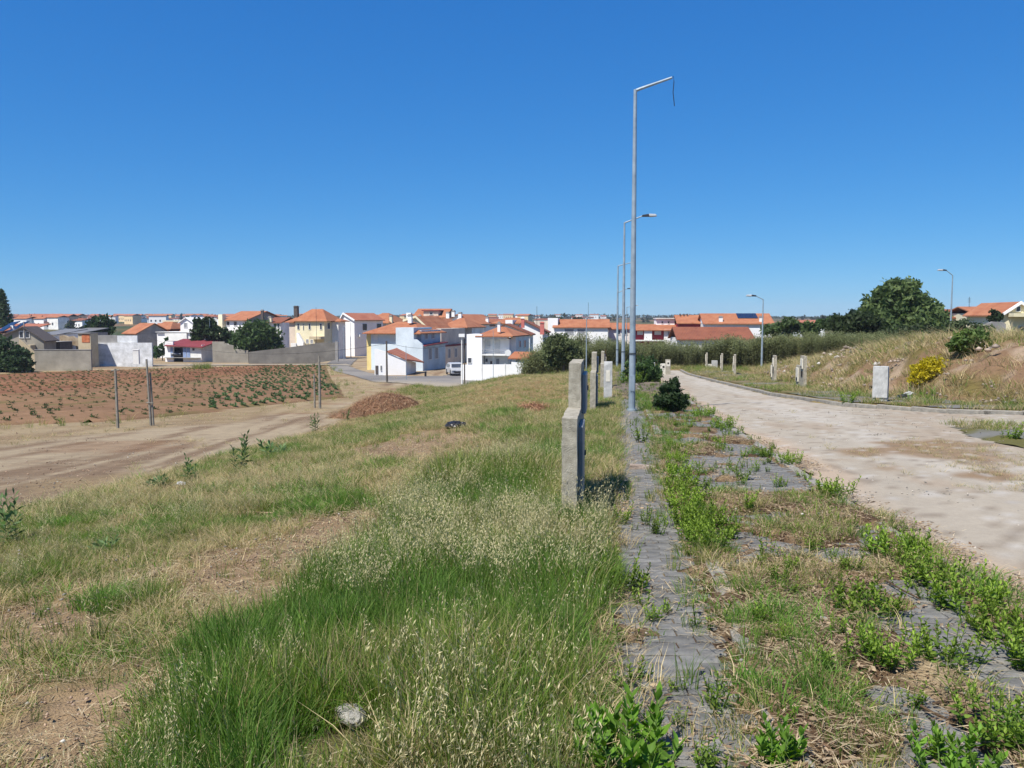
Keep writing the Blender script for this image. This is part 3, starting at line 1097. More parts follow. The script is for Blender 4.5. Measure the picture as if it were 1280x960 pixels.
TG = variants('green_tufts', [MK('green_tuft', tuft_green(i, dry=(.05, .08, .1, .2, .35, .55)[i], lean=(.1, .5 + .25 * (i % 3)), tint=((.85, 1.0, 1.0), (.92, 1.06, .9), (1, 1.05, .95), (1.1, 1.05, 1), (1.2, 1.0, 1), (1.3, 1.05, 1.2))[i])) for i in range(6)])
TS = variants('short_tufts', [MK('short_tuft', tuft_green(20 + i, h=(.04, .13), n=30, r=.10, dry=(.1, .2, .3, .4, .5, .65)[i], wd=.006, lean=(.3, 1.2), tint=((.75, 1.05, .8), (.85, 1.1, .7), (1, 1, .9), (1.1, 1, 1), (1.2, 1, 1), (1.3, 1.05, 1.2))[i])) for i in range(6)])
TO = variants('oat_tufts', [MK('oat_tuft', tuft_oats(40 + i)) for i in range(5)])
TD = variants('dry_tufts', [MK('dry_tuft', tuft_dry(60 + i)) for i in range(5)])
LT = variants('litter_bits', [MK('straw_bits', straw(80 + i)) for i in range(4)] + [MK('litter_bits', litter(90 + i)) for i in range(4)])
PB = variants('pebble_bits', [MK('pebble_bits', pebbles(100 + i)) for i in range(3)] + [MK('white_bits', pebbles(110 + i, 1, c=(.6, .57, .5), s=(.005, .012)), LEAF) for i in range(1)])
WD = variants('weed_bits', [MK('weed_bits', lance(120 + i, stems=5, h=(.03, .1), nl=8, L=(.02, .035), r=.05)) for i in range(4)])

def sow(seed, n, x0, x1, y0, y1, ypow=1.0):
    """random points, thicker near the camera (ypow>1)"""
    rng = np.random.default_rng(seed)
    t = rng.uniform(0, 1, n)
    y = y0 + (y1 - y0) * t ** ypow
    x = rng.uniform(x0, x1, n)
    return rng, x, y

def in_view(x, y, m=.68):
    return np.abs(x) < m * (y + .9)

CLEAR = []
for (cpx, cpy, cr) in ((438, 918, .30), (716, 690, .30), (716, 668, .22), (569, 536, .3), (300, 646, .2), (330, 646, .2), (226, 611, .2), (667, 514, .5)):
    q = G(cpx, cpy)
    CLEAR.append((q[0], q[1] - cr * .5, cr))
def put(name, label, coll, nvar, rng, x, y, keep, smin, smax, tilt=.12, dz=0.0, sc=None, extra=None, off=0):
    for (cx, cy, cr) in CLEAR:
        keep = keep & (np.hypot(x - cx, y - cy) > (cr * .75 if coll is TS else cr))
    if sc is not None: sc = sc + 0 * x
    x, y = x[keep], y[keep]
    n = len(x)
    z = Hm(x, y) + dz
    if extra is not None:
        z = z + extra(x, y)
    s = rng.uniform(smin, smax, n)
    if sc is not None:
        s = s * sc[keep]
    rot = np.stack([rng.normal(0, tilt, n), rng.normal(0, tilt, n), rng.uniform(0, 6.28, n)], 1)
    if nvar == 6:      # colonies: neighbouring tufts are of a kind
        idx = np.clip((fbm(x, y, .9, 251, 3) - .28) / .44 * 6 + rng.normal(0, .9, n) + .04 * np.clip(y - 12, 0, 40) - 1.3 * zones(x, y)['tall'] - 1.7 * (x > fence_x(y) + .3) * (x < edge_x(y) + .3), 0, 5.99).astype(int)
        s = s * (.6 + .8 * fbm(x, y, .6, 253, 2))
    else:
        idx = rng.integers(off, off + nvar, n)
    return scatter(name, np.stack([x, y, z], 1), rot, np.stack([s, s, s], 1), idx, coll, label)

KERBSEEN = [G(905, 728), G(925, 760), G(988, 925), G(1005, 955)]
def open_(x, y, r=.16):
    m = np.ones(np.shape(x), bool)
    for (a, b) in KERBSEEN:
        m &= np.hypot(x - a, (y - b) * .8) > r
    return m

def pave_z(x, y):
    return np.where((x > fence_x(y) + .12) & (x < edge_x(y) + .05), np.maximum(soil(x, y), -.002), 0)

# the bank of grass left of the cabinets
def left_of(x, y): return (x < fence_x(y) + .30 + .25 * (fbm(x, y, .5, 203) - .5)) & (x > TRK - .4)
for nm, (sd, n, a, b, ya, yb, pw, sm, sx) in {'near': (1, 30000, -7.4, 1.6, 1.9, 9, 1.0, .6, 1.1), 'mid': (2, 30000, -7.4, 3.2, 9, 24, 1.25, .8, 1.5), 'far': (3, 22000, -7.4, 7.5, 24, 70, 1.2, .7, 1.15)}.items():
    rng, x, y = sow(sd, n, a, b, ya, yb, pw)
    g = green(x, y)
    u = rng.uniform(0, 1, n)
    tl = zones(x, y)['tall']
    keep = left_of(x, y) & in_view(x, y) & (u < np.clip(g * 1.1, 0, 1) * (.35 + .65 * tl) + .02)
    put('grass', 'green grass growing on the slope left of the concrete cabinets', TG if True else None, 6, rng, x, y, keep, sm, sx, sc=.55 + .5 * tl)
    rng, x, y = sow(sd + 10, n, a, b, ya, yb, pw)
    g = green(x, y)
    bare = zones(x, y)['bare']
    u = rng.uniform(0, 1, n)
    keep = left_of(x, y) & in_view(x, y) & (u < (.06 + g * .75) * (1 - .97 * bare))
    put('grass', 'short mixed grass between the taller tufts on the slope', TS, 6, rng, x, y, keep, sm, sx * 1.1, sc=None)
    rng, x, y = sow(sd + 20, int(n * .8), a, b, ya, yb, pw)
    g = green(x, y)
    bare = zones(x, y)['bare']
    u = rng.uniform(0, 1, len(x))
    keep = left_of(x, y) & in_view(x, y) & (u < (.42 - .3 * g) * (1 - .95 * bare) * (.35 + .9 * fbm(x, y, 1.3, 207)))
    put('grass', 'dry straw coloured grass lying over the slope', TD, 5, rng, x, y, keep, sm * .8, sx * .9, sc=None)
rng, x, y = sow(31, 26000, -3.6, 1.6, 1.9, 12.5)
OAT = [GP([(495, 690), (560, 610), (640, 590), (705, 590), (716, 650), (765, 705), (735, 800), (715, 990), (480, 990), (520, 880), (460, 830), (440, 740)])]
d = sdf(OAT[0], x, y)
cl = fbm(x, y, .75, 211, 3)
keep = in_view(x, y) & (rng.uniform(0, 1, len(x)) < sstep(-.3, .35, d + (cl - .5) * 1.4) * sstep(.44, .66, cl) * .125) & left_of(x, y)
put('wild_oats', 'pale wild oats with drooping seed heads left of the nearest cabinet', TO, 5, rng, x, y, keep, .6, 1.05, tilt=.08)
rng, x, y = sow(32, 5000, -6, 1.0, 1.9, 12)
keep = in_view(x, y) & (rng.uniform(0, 1, len(x)) < .05 + .25 * sstep(.55, .7, fbm(x, y, .5, 213))) & left_of(x, y) & (zones(x, y)['bare'] < .3)
put('wild_oats', 'scattered pale oat stalks among the mown grass', TO, 5, rng, x, y, keep, .4, .75, tilt=.2)
# dry tufts fringing the foot of the cabinets and the footway
rng, x, y = sow(33, 9000, -.4, 4.2, 2.1, 30, 1.3)
f = x - fence_x(y)
keep = in_view(x, y) & (np.abs(f - .26) < .10 + .22 * fbm(x, y, .4, 214)) & (rng.uniform(0, 1, len(x)) < .3)
put('grass', 'dry yellow grass along the edge of the footway', TD, 5, rng, x, y, keep, .6, 1.2, extra=pave_z)

# grass, weeds and litter on the paving
rng, x, y = sow(34, 34000, -.2, 9, 1.9, 30, 1.25)
on = (x > fence_x(y) + .25) & (x < edge_x(y) + .25)
sl = soil(x, y)
nz = fbm(x, y, .45, 221, 4)
kk = np.exp(-((x - kerb_x(y)) / .33) ** 2)
gp = sdf(GP([(930, 770), (985, 740), (1010, 830), (1120, 900), (1150, 1000), (1010, 1000), (960, 850)]), x, y)
dens = .05 * (sl > .004) + .22 * (y > 4.6) * (x > kerb_x(y)) * (sl > -.004) + .55 * sstep(.5, .68, nz) * (sl > 0) + .9 * kk * sstep(.36, .5, nz) + .9 * sstep(-.15, .2, gp + (nz - .5) * .6)
keep = on & in_view(x, y, .7) & (rng.uniform(0, 1, len(x)) < dens * (.3 + .7 * sstep(16, 6, y)))
put('grass', 'short green grass coming up through the paving', TS, 6, rng, x, y, keep & open_(x, y) & ((sl > -.004) | (gp > 0) | (np.abs(x - kerb_x(y) - .06) < .22)), .5, 1.2, extra=pave_z)
rng, x, y = sow(35, 12000, -.2, 9, 1.9, 30, 1.25)
on = (x > fence_x(y) + .25) & (x < edge_x(y) + .25)
kk = np.exp(-((x - kerb_x(y)) / .28) ** 2)
gp = sdf(GP([(930, 770), (985, 740), (1010, 830), (1120, 900), (1150, 1000), (1010, 1000), (960, 850)]), x, y)
keep = on & in_view(x, y, .7) & (rng.uniform(0, 1, len(x)) < .55 * kk * sstep(.36, .55, fbm(x, y, .4, 223)) + .8 * sstep(-.1, .25, gp))
put('grass', 'taller grass tufts along the broken kerb of the footway', TG, 6, rng, x, y, keep & open_(x, y), .35, .75, extra=pave_z)
rng, x, y = sow(36, 26000, -.2, 12, 1.9, 58, 1.6)
on = (x > fence_x(y) + .25) & (x < edge_x(y) + .3)
keep = on & in_view(x, y, .7) & (rng.uniform(0, 1, len(x)) < .10 + .25 * (y > 20))
put('weeds', 'tiny green weeds rooted in the joints of the paving', WD, 4, rng, x, y, keep & (fbm(x, y, .5, 225) > .53), .7, 1.7, extra=pave_z)
rng, x, y = sow(37, 17000, -.2, 5.5, 1.9, 15, 1.1)
on = (x > fence_x(y) + .22) & (x < edge_x(y) + .4)
keep = on & in_view(x, y, .7) & (rng.uniform(0, 1, len(x)) < .04 + .5 * sstep(.0, .02, soil(x, y)))
put('litter', 'brown leaf litter and broken straw strewn over the paving', LT, 8, rng, x, y, keep, .6, 1.3, tilt=.03, dz=.002, extra=pave_z)
rng, x, y = sow(38, 14000, -7, 1.2, 1.9, 16, 1.1)
keep = left_of(x, y) & in_view(x, y, .7) & (rng.uniform(0, 1, len(x)) < (.5 - .4 * green(x, y)) * (1 - .8 * zones(x, y)['bare']))
put('straw', 'cut straw lying on the bare soil of the slope', LT, 4, rng, x, y, keep, .7, 1.6, tilt=.05, dz=.006)
CL = variants('clod_bits', [MK('clod_bits', pebbles(320 + i, 14, .16, c=(.46, .34, .24), s=(.003, .012))) for i in range(3)])
rng, x, y = sow(53, 16000, -7.4, 1, 1.9, 16, 1.0)
keep = left_of(x, y) & in_view(x, y, .7) & (rng.uniform(0, 1, len(x)) < .32 * zones(x, y)['bare'])
put('soil_clods', 'crumbs and clods of dry soil on the bare patches', CL, 3, rng, x, y, keep, .5, 1.4, tilt=.3)
rng, x, y = sow(54, 14000, -26, -5.6, 8, 34, 1.2)
keep = (x < TRK) & (sdf(FIELD, x, y) < 0) & in_view(x, y, .7) & (fbm(x * 2.2 + .25 * y, y * .16, 1.0, 61, 4) > .52) & (rng.uniform(0, 1, len(x)) < .13)
put('soil_clods', 'stones and crumbs of earth along the ruts of the track', CL, 3, rng, x, y, keep, 1.0, 2.2, tilt=.3)
rng, x, y = sow(39, 9000, -9, 16, 1.9, 22, 1.2)
keep = in_view(x, y, .7) & (rng.uniform(0, 1, len(x)) < .14)
put('pebbles', 'small stones and crumbs of soil strewn about', PB, 4, rng, x, y, keep, .6, 1.5, tilt=.3, extra=lambda a, b: pave_z(a, b) - .05 * (sdf(ROAD, a, b) > 0))

# dry grass and weeds on the road patches, the far verges and the bank
rng, x, y = sow(41, 30000, 3, 24, 7, 24)
p = np.full(x.shape, -9.0)
for q in PATCH:
    p = np.maximum(p, sdf(q, x, y))
sp = fbm(x, y, .8, 231, 4)
keep = (sdf(ROAD, x, y) > .3) & in_view(x, y, .7) & (rng.uniform(0, 1, len(x)) < .42 * sstep(-.3, .5, p + (sp - .5) * 1.6) + .012 * (sp > .56) * (x < 12))
put('grass', 'low dry grass growing in brown patches on the road', TD, 5, rng, x, y, keep, .25, .6, dz=-.05)
rng, x, y = sow(42, 14000, 8, 30, 17, 60, 1.3)
keep = (sdf(FW, x, y) > 0) & (rng.uniform(0, 1, len(x)) < .1 + .9 * sstep(.45, .6, fbm(x, y, 1.2, 233)))
put('grass', 'rough dry grass on the far footway below the bank', TS, 6, rng, x, y, keep, 1.0, 2.2, dz=.04)
rng, x, y = sow(43, 42000, 10, 60, 17, 95, 1.5)
db = sdf(BANK, x, y)
nb = fbm(x, y, 1.7, 71, 5)
keep = (db > .2) & in_view(x, y, .7) & (rng.uniform(0, 1, len(x)) < .16 + .45 * sstep(.40, .54, nb) + .45 * sstep(2.6, 4.5, db))
put('grass', 'yellowed grass on the earth bank beyond the road', TD, 5, rng, x, y, keep, 1.4, 3.4, dz=.0)
rng, x, y = sow(44, 22000, 10, 60, 17, 95, 1.5)
db = sdf(BANK, x, y)
keep = (db > -.4) & in_view(x, y, .7) & (rng.uniform(0, 1, len(x)) < .10 + .5 * sstep(.5, .62, fbm(x, y, 1.9, 235)) + .3 * sstep(3, 5, db) + .3 * (np.abs(db) < .6))
put('grass', 'green tufts on the earth bank beyond the road', TS, 6, rng, x, y, keep, 1.2, 3.0, dz=.0)
rng, x, y = sow(52, 3000, 9, 20, 14, 22)
keep = (sdf(ISLAND, x, y) > -.1) & (fbm(x, y, .8, 155, 4) > .46)
put('grass', 'dry weeds on the little paved island at the right edge', TS, 6, rng, x, y, keep, .8, 1.6)
# rubble on the bank
RB = variants('rubble_bits', [MK('rubble_bits', pebbles(300 + i, 10, .45, c=(.46, .38, .31), s=(.03, .10))) for i in range(3)] + [MK('white_rubble', pebbles(310, 2, .4, c=(.78, .74, .68), s=(.05, .13)))])
rng, x, y = sow(45, 2600, 11, 40, 19, 50, 1.2)
db = sdf(BANK, x, y)
keep = (db > .2) & (db < 4) & (rng.uniform(0, 1, len(x)) < .25 + .6 * sstep(15, 19, x))
put('rubble', 'pale stones and rubble on the face of the bank', RB, 4, rng, x, y, keep, .5, 1.4, tilt=.4, dz=.03)
# far verge before the reeds, grass falling towards the village
rng, x, y = sow(46, 14000, -9, 22, 55, 84, 1.0)
keep = (sdf(ROAD, x, y) < -.2) & (sdf(STREET, x, y) < -.5) & (rng.uniform(0, 1, len(x)) < .6)
put('grass', 'rough grass along the foot of the reeds and above the village', TG, 6, rng, x, y, keep & (fbm(x, y, 2, 261) > .45), .9, 1.7, dz=.0)
# dry verge of the field, grass at its corner
rng, x, y = sow(47, 16000, -40, -6, 16, 96, 1.5)
df = sdf(FIELD, x, y)
nb = fbm(x, y * .5, 2.2, 63, 4)
keep = (df < .3) & in_view(x, y, .72) & (rng.uniform(0, 1, len(x)) < .22 * sstep(.45, .6, nb + .1 * np.exp(-(df / 2.5) ** 2)))
put('grass', 'dry grass between the dirt track and the ploughed field', TD, 5, rng, x, y, keep, .5, 1.2)
rng, x, y = sow(48, 9000, -60, -8, 28, 134, 1.0)
df = sdf(FIELD, x, y)
keep = (np.abs(df + .2) < 1.3) & in_view(x, y, .72) & (rng.uniform(0, 1, len(x)) < .6 * (fbm(x, y, 3, 241) > .45))
put('grass', 'green weeds along the margins of the ploughed field', TG, 6, rng, x, y, keep, .8, 1.9, dz=-.02)
rng, x, y = sow(49, 2600, -44, -22, 112, 132)
keep = (x / y * F + 640 < 262) & (np.abs(y - 119 - .25 * (x + 40)) < 5) & (sdf(FIELD, x, y) < 6) & (sdf(LANE, x, y) < -.4)
put('weeds', 'dense green weeds below the white garage', TG, 6, rng, x, y, keep & (rng.uniform(0, 1, len(x)) < .5), 3, 5)

# ------------------------------------------------------------------ single plants
def at_ground(px, py):
    x, y = G(px, py)
    z = gz(x, y) + float(pave_z(np.array([x]), np.array([y]))[0])
    if float(sdf(ROAD, np.array([x]), np.array([y]))[0]) > .1:
        z -= .06
    return x, y, z

WEEDV = [MK('leafy_weed', lance(400 + i, stems=9 + i % 4, h=(.09, .22), nl=13, L=(.035, .06), r=.06, spread=.6)) for i in range(6)]
BUSHV = [MK('leafy_weed', lance(420 + i, stems=34, h=(.10, .24), nl=12, L=(.045, .07), wr=.42, r=.2, spread=.5)) for i in range(3)]
pr = random.Random(12)
def plant(name, me, px, py, s, label, cat='weed', group=None, z=0):
    x, y, zz = at_ground(px, py)
    o = link(name, me, loc=(x, y, zz + z - .005), rot=(pr.gauss(0, .05), pr.gauss(0, .05), pr.uniform(0, 6.28)))
    o.scale = (s, s, s * pr.uniform(.9, 1.1))
    return tag(o, label, cat, group)

# weeds told apart by where they root
for i, (px, py, s, kind, lb) in enumerate([
    (775, 735, .75, 'b', 'dense leafy weed with broad drooping leaves at the left edge of the footway'),
    (762, 700, .55, 'w', 'small leafy weed behind the dense one at the left edge of the footway'),
    (815, 665, .60, 'w', 'bright green weed standing alone on the grey footway near the cabinet shadow'),
    (777, 655, .55, 'w', 'green weed right beside the dark shadow of the nearest cabinet'),
    (803, 553, 1.25, 'w', 'tall green weed in the middle of the footway before the lamp post'),
    (815, 775, .55, 'w', 'small upright weed on litter at the middle of the footway'),
    (850, 905, .35, 'w', 'tiny weed sprouting from a joint in the nearest bare paving'),
    (884, 955, .45, 'w', 'small weed at the bottom edge of the photo between the two big leafy plants'),
    (1262, 548, 1.4, 'w', 'bright green weed on the paved island at the right edge of the road'),
    (1060, 506, 1.6, 'w', 'green weed at the far kerb just left of the white block'),
    (1255, 930, .62, 'b', 'round yellow-green bush growing from the paving at the bottom right corner'),
    (1105, 838, .52, 'b', 'bright green weed clump left of the sandy patch with twigs'),
    (1180, 830, .66, 'b', 'wide green weed clump just above the sandy patch with twigs'),
    (1080, 765, .72, 'b', 'large green weed clump in the middle of the parking strip'),
    (1110, 770, .5, 'w', 'slender weed beside the large clump on the parking strip'),
    (1020, 690, .6, 'w', 'green weed in the brown litter of the parking strip, upper right of the broken kerb'),
    (1050, 720, .5, 'w', 'low weed below the gap in the parking strip grass'),
    (975, 735, .6, 'w', 'weed tuft right of the broken kerb stone'),
    (962, 700, .7, 'w', 'weed tuft above the broken kerb stone in brown litter'),
    (1045, 800, .4, 'w', 'little bright weed alone on brown litter near the large clump'),
    (935, 640, .75, 'w', 'weed right of the leafy belt on the kerb, nearer one'),
    (930, 600, .75, 'w', 'dark green weed in the parking strip beside the upper leafy belt'),
    (905, 560, .9, 'w', 'weed standing on grey paving above the leafy belt'),
    (790, 480, 2.0, 'b', 'low dark bush at the kerb just behind the nearest lamp post')]):
    plant('leafy_weed', (WEEDV[i % 6] if kind == 'w' else BUSHV[i % 3]), px, py, s * 1.25, lb)
# the belt of leafy weeds along the kerb, clump by clump
belt = [(842, 578), (848, 596), (856, 612), (846, 622), (866, 630), (858, 642), (874, 648), (862, 660), (880, 668), (868, 680), (884, 690), (893, 672)]
nb_ = ['topmost', 'second from the top', 'third from the top', 'fourth from the top', 'fifth from the top', 'sixth from the top', 'seventh from the top', 'eighth from the top', 'ninth from the top', 'tenth from the top', 'nearest', 'second nearest']
for i, (px, py) in enumerate(belt):
    plant('leafy_weed', BUSHV[i % 3], px, py, .68 + .1 * (i % 3), 'green clump in the leafy belt hiding the kerb, ' + nb_[i], group='clumps of the leafy belt on the kerb')
# weeds along the road edge of the parking strip
rowp = [(1262, 795, .9), (1210, 760, 1.0), (1170, 730, .95), (1120, 700, 1.05), (1085, 700, .6), (1066, 660, .7), (1040, 622, 1.0), (1010, 600, .6), (985, 580, .8), (955, 570, .8), (940, 552, .7), (905, 535, 1.1), (880, 520, 1.2), (1290, 830, .9), (1235, 775, .7), (1145, 712, .7)]
rk_ = ['beside the right frame edge', 'wide and pale green', 'upright, pale', 'tallest, with feathery top', 'small and low', 'middle one of the row', 'dense and dark', 'small, beside sandy ground', 'beside the pink dust of the road', 'narrow and upright', 'small, at the start of the pink dust', 'beyond the pink dust', 'farthest of the row', 'lowest at the frame edge', 'short, between two big ones', 'low, behind the tallest']
for i, (px, py, s) in enumerate(rowp):
    plant('leafy_weed', BUSHV[(i + 1) % 3] if s > .75 else WEEDV[i % 6], px, py, s * .95, 'leafy weed on the kerb along the road, ' + rk_[i], group='weeds along the road kerb')
# small weeds of the parking strip which nothing tells apart
rr = random.Random(77)
k = 0
while k < 110:
    y = 3 + 17 * rr.random() ** 1.3
    x = rr.uniform(float(kerb_x(y)) + .15, float(edge_x(y)))
    if abs(x / y) > .6: continue
    o = link('leafy_weed', WEEDV[rr.randrange(6)], loc=(x, y, gz(x, y) + float(pave_z(np.array([x]), np.array([y]))[0])), rot=(0, 0, rr.uniform(0, 6.28)), scale=rr.uniform(.3, .75))
    tag(o, 'small bright green weed rooted in the paving of the parking strip', 'weed', 'small weeds on the parking strip')
    k += 1

# the three big leafy plants at the bottom edge: every leaf its own piece
leafmes = []
for i in range(4):
    rng = np.random.default_rng(500 + i)
    c = np.array([(.13, .25, .03)]) * (.8 + .15 * i)
    V, Fc, Cc = leaves(np.zeros((1, 3)), np.array([[0, 0, 1.0]]), [1.0], [.34 + .04 * i], c, droop=0, fold=.18)
    # longer outline: replace by a six-point lance
    w_ = .17 + .02 * i
    V = np.array([(0, 0, 0), (-w_ * .7, .03, .25), (w_ * .7, .03, .25), (0, -.05, .3), (-w_, .0, .55), (w_, 0, .55), (0, -.09, .6), (0, -.05, 1.0)])
    Fc = [np.array([(0, 3, 1), (0, 2, 3), (1, 3, 4), (3, 6, 4), (3, 2, 5), (3, 5, 6), (4, 6, 7), (6, 5, 7)])]
    leafmes.append(mesh_np('leaf', V, Fc, leaf_mat('leaf_big', trans=.4, rnd=.25), np.repeat(c, 8, 0)))
def big_plant(px, py, nst, h, L, label, seed, spread=.16):
    x, y, z = at_ground(px, py)
    root = empty('leafy_weed', (x, y, z - .01))
    tag(root, label, 'weed')
    r = random.Random(seed)
    for s in range(nst):
        a = r.uniform(0, 6.28)
        q = spread * r.random() ** .5
        hh = r.uniform(h * .55, h)
        bx, by = q * math.cos(a), q * math.sin(a)
        tx, ty = bx * 1.5 + r.gauss(0, .015), by * 1.5 + r.gauss(0, .015)
        st = MB().tube([(bx, by, 0), ((bx + tx) / 2, (by + ty) / 2, hh * .5), (tx, ty, hh)], [.004, .003, .002], 5).obj('stem', M('weed_stem', (.12, .2, .05), bump=0), root)
        n = 12
        for k in range(n):
            t = .15 + .85 * (k / (n - 1)) ** .9
            an = k * 2.4 + s
            el = .35 + .85 * t + r.gauss(0, .12)
            d = Vector((math.cos(an) * math.cos(el), math.sin(an) * math.cos(el), math.sin(el)))
            o = link('leaf', leafmes[r.randrange(4)], st)
            o.location = (bx + (tx - bx) * t, by + (ty - by) * t, hh * t)
            o.rotation_euler = (d.to_track_quat('Z', 'Y') @ Euler((0, 0, r.gauss(0, .25))).to_quaternion()).to_euler()
            ll = L * (1.15 - .5 * t) * r.uniform(.85, 1.15)
            o.scale = (ll, ll, ll)
    return root
big_plant(785, 962, 24, .24, .092, 'big leafy plant with upright stems at the bottom edge on the footway', 1)
big_plant(966, 962, 13, .19, .065, 'tall narrow leafy plant at the bottom edge beside the nearest kerb stone', 2, .06)
big_plant(1192, 966, 18, .15, .055, 'pale yellow-green leafy plant at the bottom edge on the parking strip', 3, .12)

# blue-green thistles and docks along the track
GB1, GB2 = (.07, .13, .04), (.19, .27, .11)
THI = [MK('thistle', lance(440 + i, stems=5, h=(.05, .22), nl=11, L=(.12, .2), wr=.26, r=.08, c1=GB1, c2=GB2, spread=.9)) for i in range(2)]
THU = [MK('thistle', lance(450 + i, stems=4, h=(.3, .5), nl=16, L=(.09, .16), wr=.3, r=.07, c1=GB1, c2=(.14, .21, .08), spread=.25)) for i in range(2)]
for i, (px, py, s, u, lb) in enumerate([
    (18, 684, 1.0, 1, 'dark upright thistle at the left edge of the photo beside the track'),
    (298, 590, 1.25, 1, 'grey-green upright thistle standing on the edge of the dirt track'),
    (198, 612, 1.1, 0, 'low grey-green thistle with spreading leaves, left of the white scrap'),
    (240, 604, .9, 1, 'thistle leaning right just behind the white scrap'),
    (345, 572, 1.5, 0, 'spreading thistle in the long grass above the upright one'),
    (143, 635, .55, 0, 'small thistle by the edge of the track, nearer than the low spreading one'),
    (395, 542, 1.1, 1, 'dark thistle stalks by the track, farthest of the thistles'),
    (432, 527, .9, 1, 'thin dark stalk beside the straw heap'),
    (130, 692, .7, 0, 'pale silvery thistle rosette in the mown grass'),
    (325, 618, .5, 0, 'small rosette near the thin white stick')]):
    plant('thistle', (THU if u else THI)[i % 2], px, py, s * 1.1, lb, 'thistle')

# bushes by the kerb
def bush(name, seed, lobes, n, size, c1, c2, x, y, label, cat='bush', z=None, sz=1.0):
    z = gz(x, y) if z is None else z
    root = empty(name, (x, y, z))
    tag(root, label, cat)
    link('foliage', crown_mesh('foliage', seed, [tuple(v * sz for v in l) for l in lobes], n, size, c1, c2, fill=.2), root)
    r = random.Random(seed)
    mb = MB()
    for k in range(6):
        l = lobes[k % len(lobes)]
        mb.tube([(0, 0, -.1), (l[0] * .4 * sz + r.gauss(0, .03), l[1] * .4 * sz, l[2] * .5 * sz), (l[0] * sz, l[1] * sz, l[2] * sz)], [.02 * sz, .014 * sz, .006 * sz], 5)
    mb.obj('stem', M('bark', (.13, .10, .07), scale=8), root)
    return root
x, y = G(838, 515)
bush('bush', 601, [(0, 0, .45, .38, .35, .42), (-.2, .1, .3, .3, .3, .28), (.25, .05, .3, .3, .3, .3), (.1, 0, .8, .22, .2, .25)], 5200, .045, (.028, .060, .022), (.085, .14, .055), x, y, 'dark glossy bush on the kerb right of the nearest lamp post', z=gz(x, y), sz=.82)
x, y = G(803, 478)
bush('bush', 602, [(0, 0, .6, .8, .6, .6), (.5, 0, .4, .5, .5, .4)], 3600, .08, (.035, .075, .025), (.10, .17, .05), x, y, 'rounded green bush on the footway between the first and second lamp posts')
x, y = G(782, 478)
bush('bush', 603, [(0, 0, .4, .3, .3, .4)], 400, .08, (.03, .06, .02), (.07, .12, .04), x + .1, y, 'small dark bush at the foot of the second lamp post')
# yellow broom on the bank
x, y = 14.0, 28.0
x, y = G(1157, 476)
bush('broom_bush', 604, [(0, 0, .25, .42, .35, .32), (-.28, -.1, .1, .28, .3, .25), (.22, .1, .42, .28, .3, .26)], 7500, .045, (.50, .42, .02), (.82, .68, .03), x, y, 'bright yellow flowering broom on the earth bank', sz=1.12)
for i, (px, py, s, c1, c2, lb) in enumerate([
    (1222, 440, .5, (.07, .13, .03), (.20, .28, .07), 'bright green bush on top of the bank, left of the darker one'),
    (1258, 440, .48, (.05, .09, .03), (.13, .19, .06), 'dark green bush on top of the bank below the white gabled house')]):
    x, y = G(px, py)
    y = max(y, 27)
    bush('bush', 610 + i, [(0, 0, .6, .9, .7, .65), (.6, .1, .4, .6, .5, .5), (-.6, 0, .4, .6, .5, .45)], 4500, .08, c1, c2, x, y, lb, sz=s)

# ------------------------------------------------------------------ trees and reeds
BARK = M('tree_bark', (.12, .09, .065), scale=5, bump=.6)
def tree(x, y, h, lobes, n, size, c1, c2, seed, label, z=None, trunk=.25, name='tree', fill=.45):
    z = gz(x, y) if z is None else z
    root = empty(name, (x, y, z))
    tag(root, label, 'tree')
    r = random.Random(seed)
    mb = MB()
    top = lobes[0][2]
    mb.tube([(0, 0, -.3), (r.gauss(0, .05), 0, h * .3), (lobes[0][0] * .5, lobes[0][1] * .5, top)], [trunk, trunk * .75, trunk * .3], 8)
    for l in lobes[1:]:
        mb.tube([(0, 0, h * .22), (l[0] * .5, l[1] * .5, (h * .25 + l[2]) * .5), (l[0], l[1], l[2])], [trunk * .5, trunk * .35, trunk * .1], 6)
    mb.obj('trunk', BARK, root)
    link('crown', crown_mesh('crown', seed, lobes, n, size, c1, c2, fill=fill), root)
    return root

def lobes_px(Y, x, z, L):
    """lobes given in photo pixels (cx, cy, rx, ry) at distance Y relative to a foot (x, z)"""
    out = []
    for q in L:
        cx, cy, rx, ry = q[:4]
        dy = q[4] if len(q) > 4 else 0
        p = W(cx, cy, Y)
        k = Y / F
        out.append((p[0] - x, dy, p[2] - z, rx * k * .9, rx * k * .8, ry * k * .9))
    return out

DG1, DG2 = (.05, .085, .028), (.17, .23, .075)
MG1, MG2 = (.055, .085, .03), (.16, .21, .08)
# big tree on the right, two trees that have grown together
Y = 78; x, _, _ = W(1120, 420, Y); z = gz(x, Y)
tree(x, Y, 7, lobes_px(Y, x, z, [(1122, 385, 34, 30), (1125, 363, 22, 16), (1108, 372, 18, 16), (1092, 388, 20, 16), (1145, 378, 20, 18), (1165, 392, 20, 16), (1135, 405, 40, 20, -1), (1095, 405, 28, 16, -1), (1172, 405, 18, 14), (1140, 355, 10, 8)]), 24000, .24, DG1, (.14, .19, .065), 701, 'big dark green tree towering over the reeds on the right', z=z, trunk=.35)
Y = 74; x, _, _ = W(1085, 415, Y); z = gz(x, Y)
tree(x, Y, 5, lobes_px(Y, x, z, [(1072, 403, 22, 14), (1050, 407, 18, 11), (1092, 405, 14, 12)]), 5000, .2, MG1, (.08, .12, .045), 702, 'lower bushy tree at the left foot of the big dark tree', z=z, trunk=.2)
Y = 118; x, _, _ = W(1072, 400, Y)
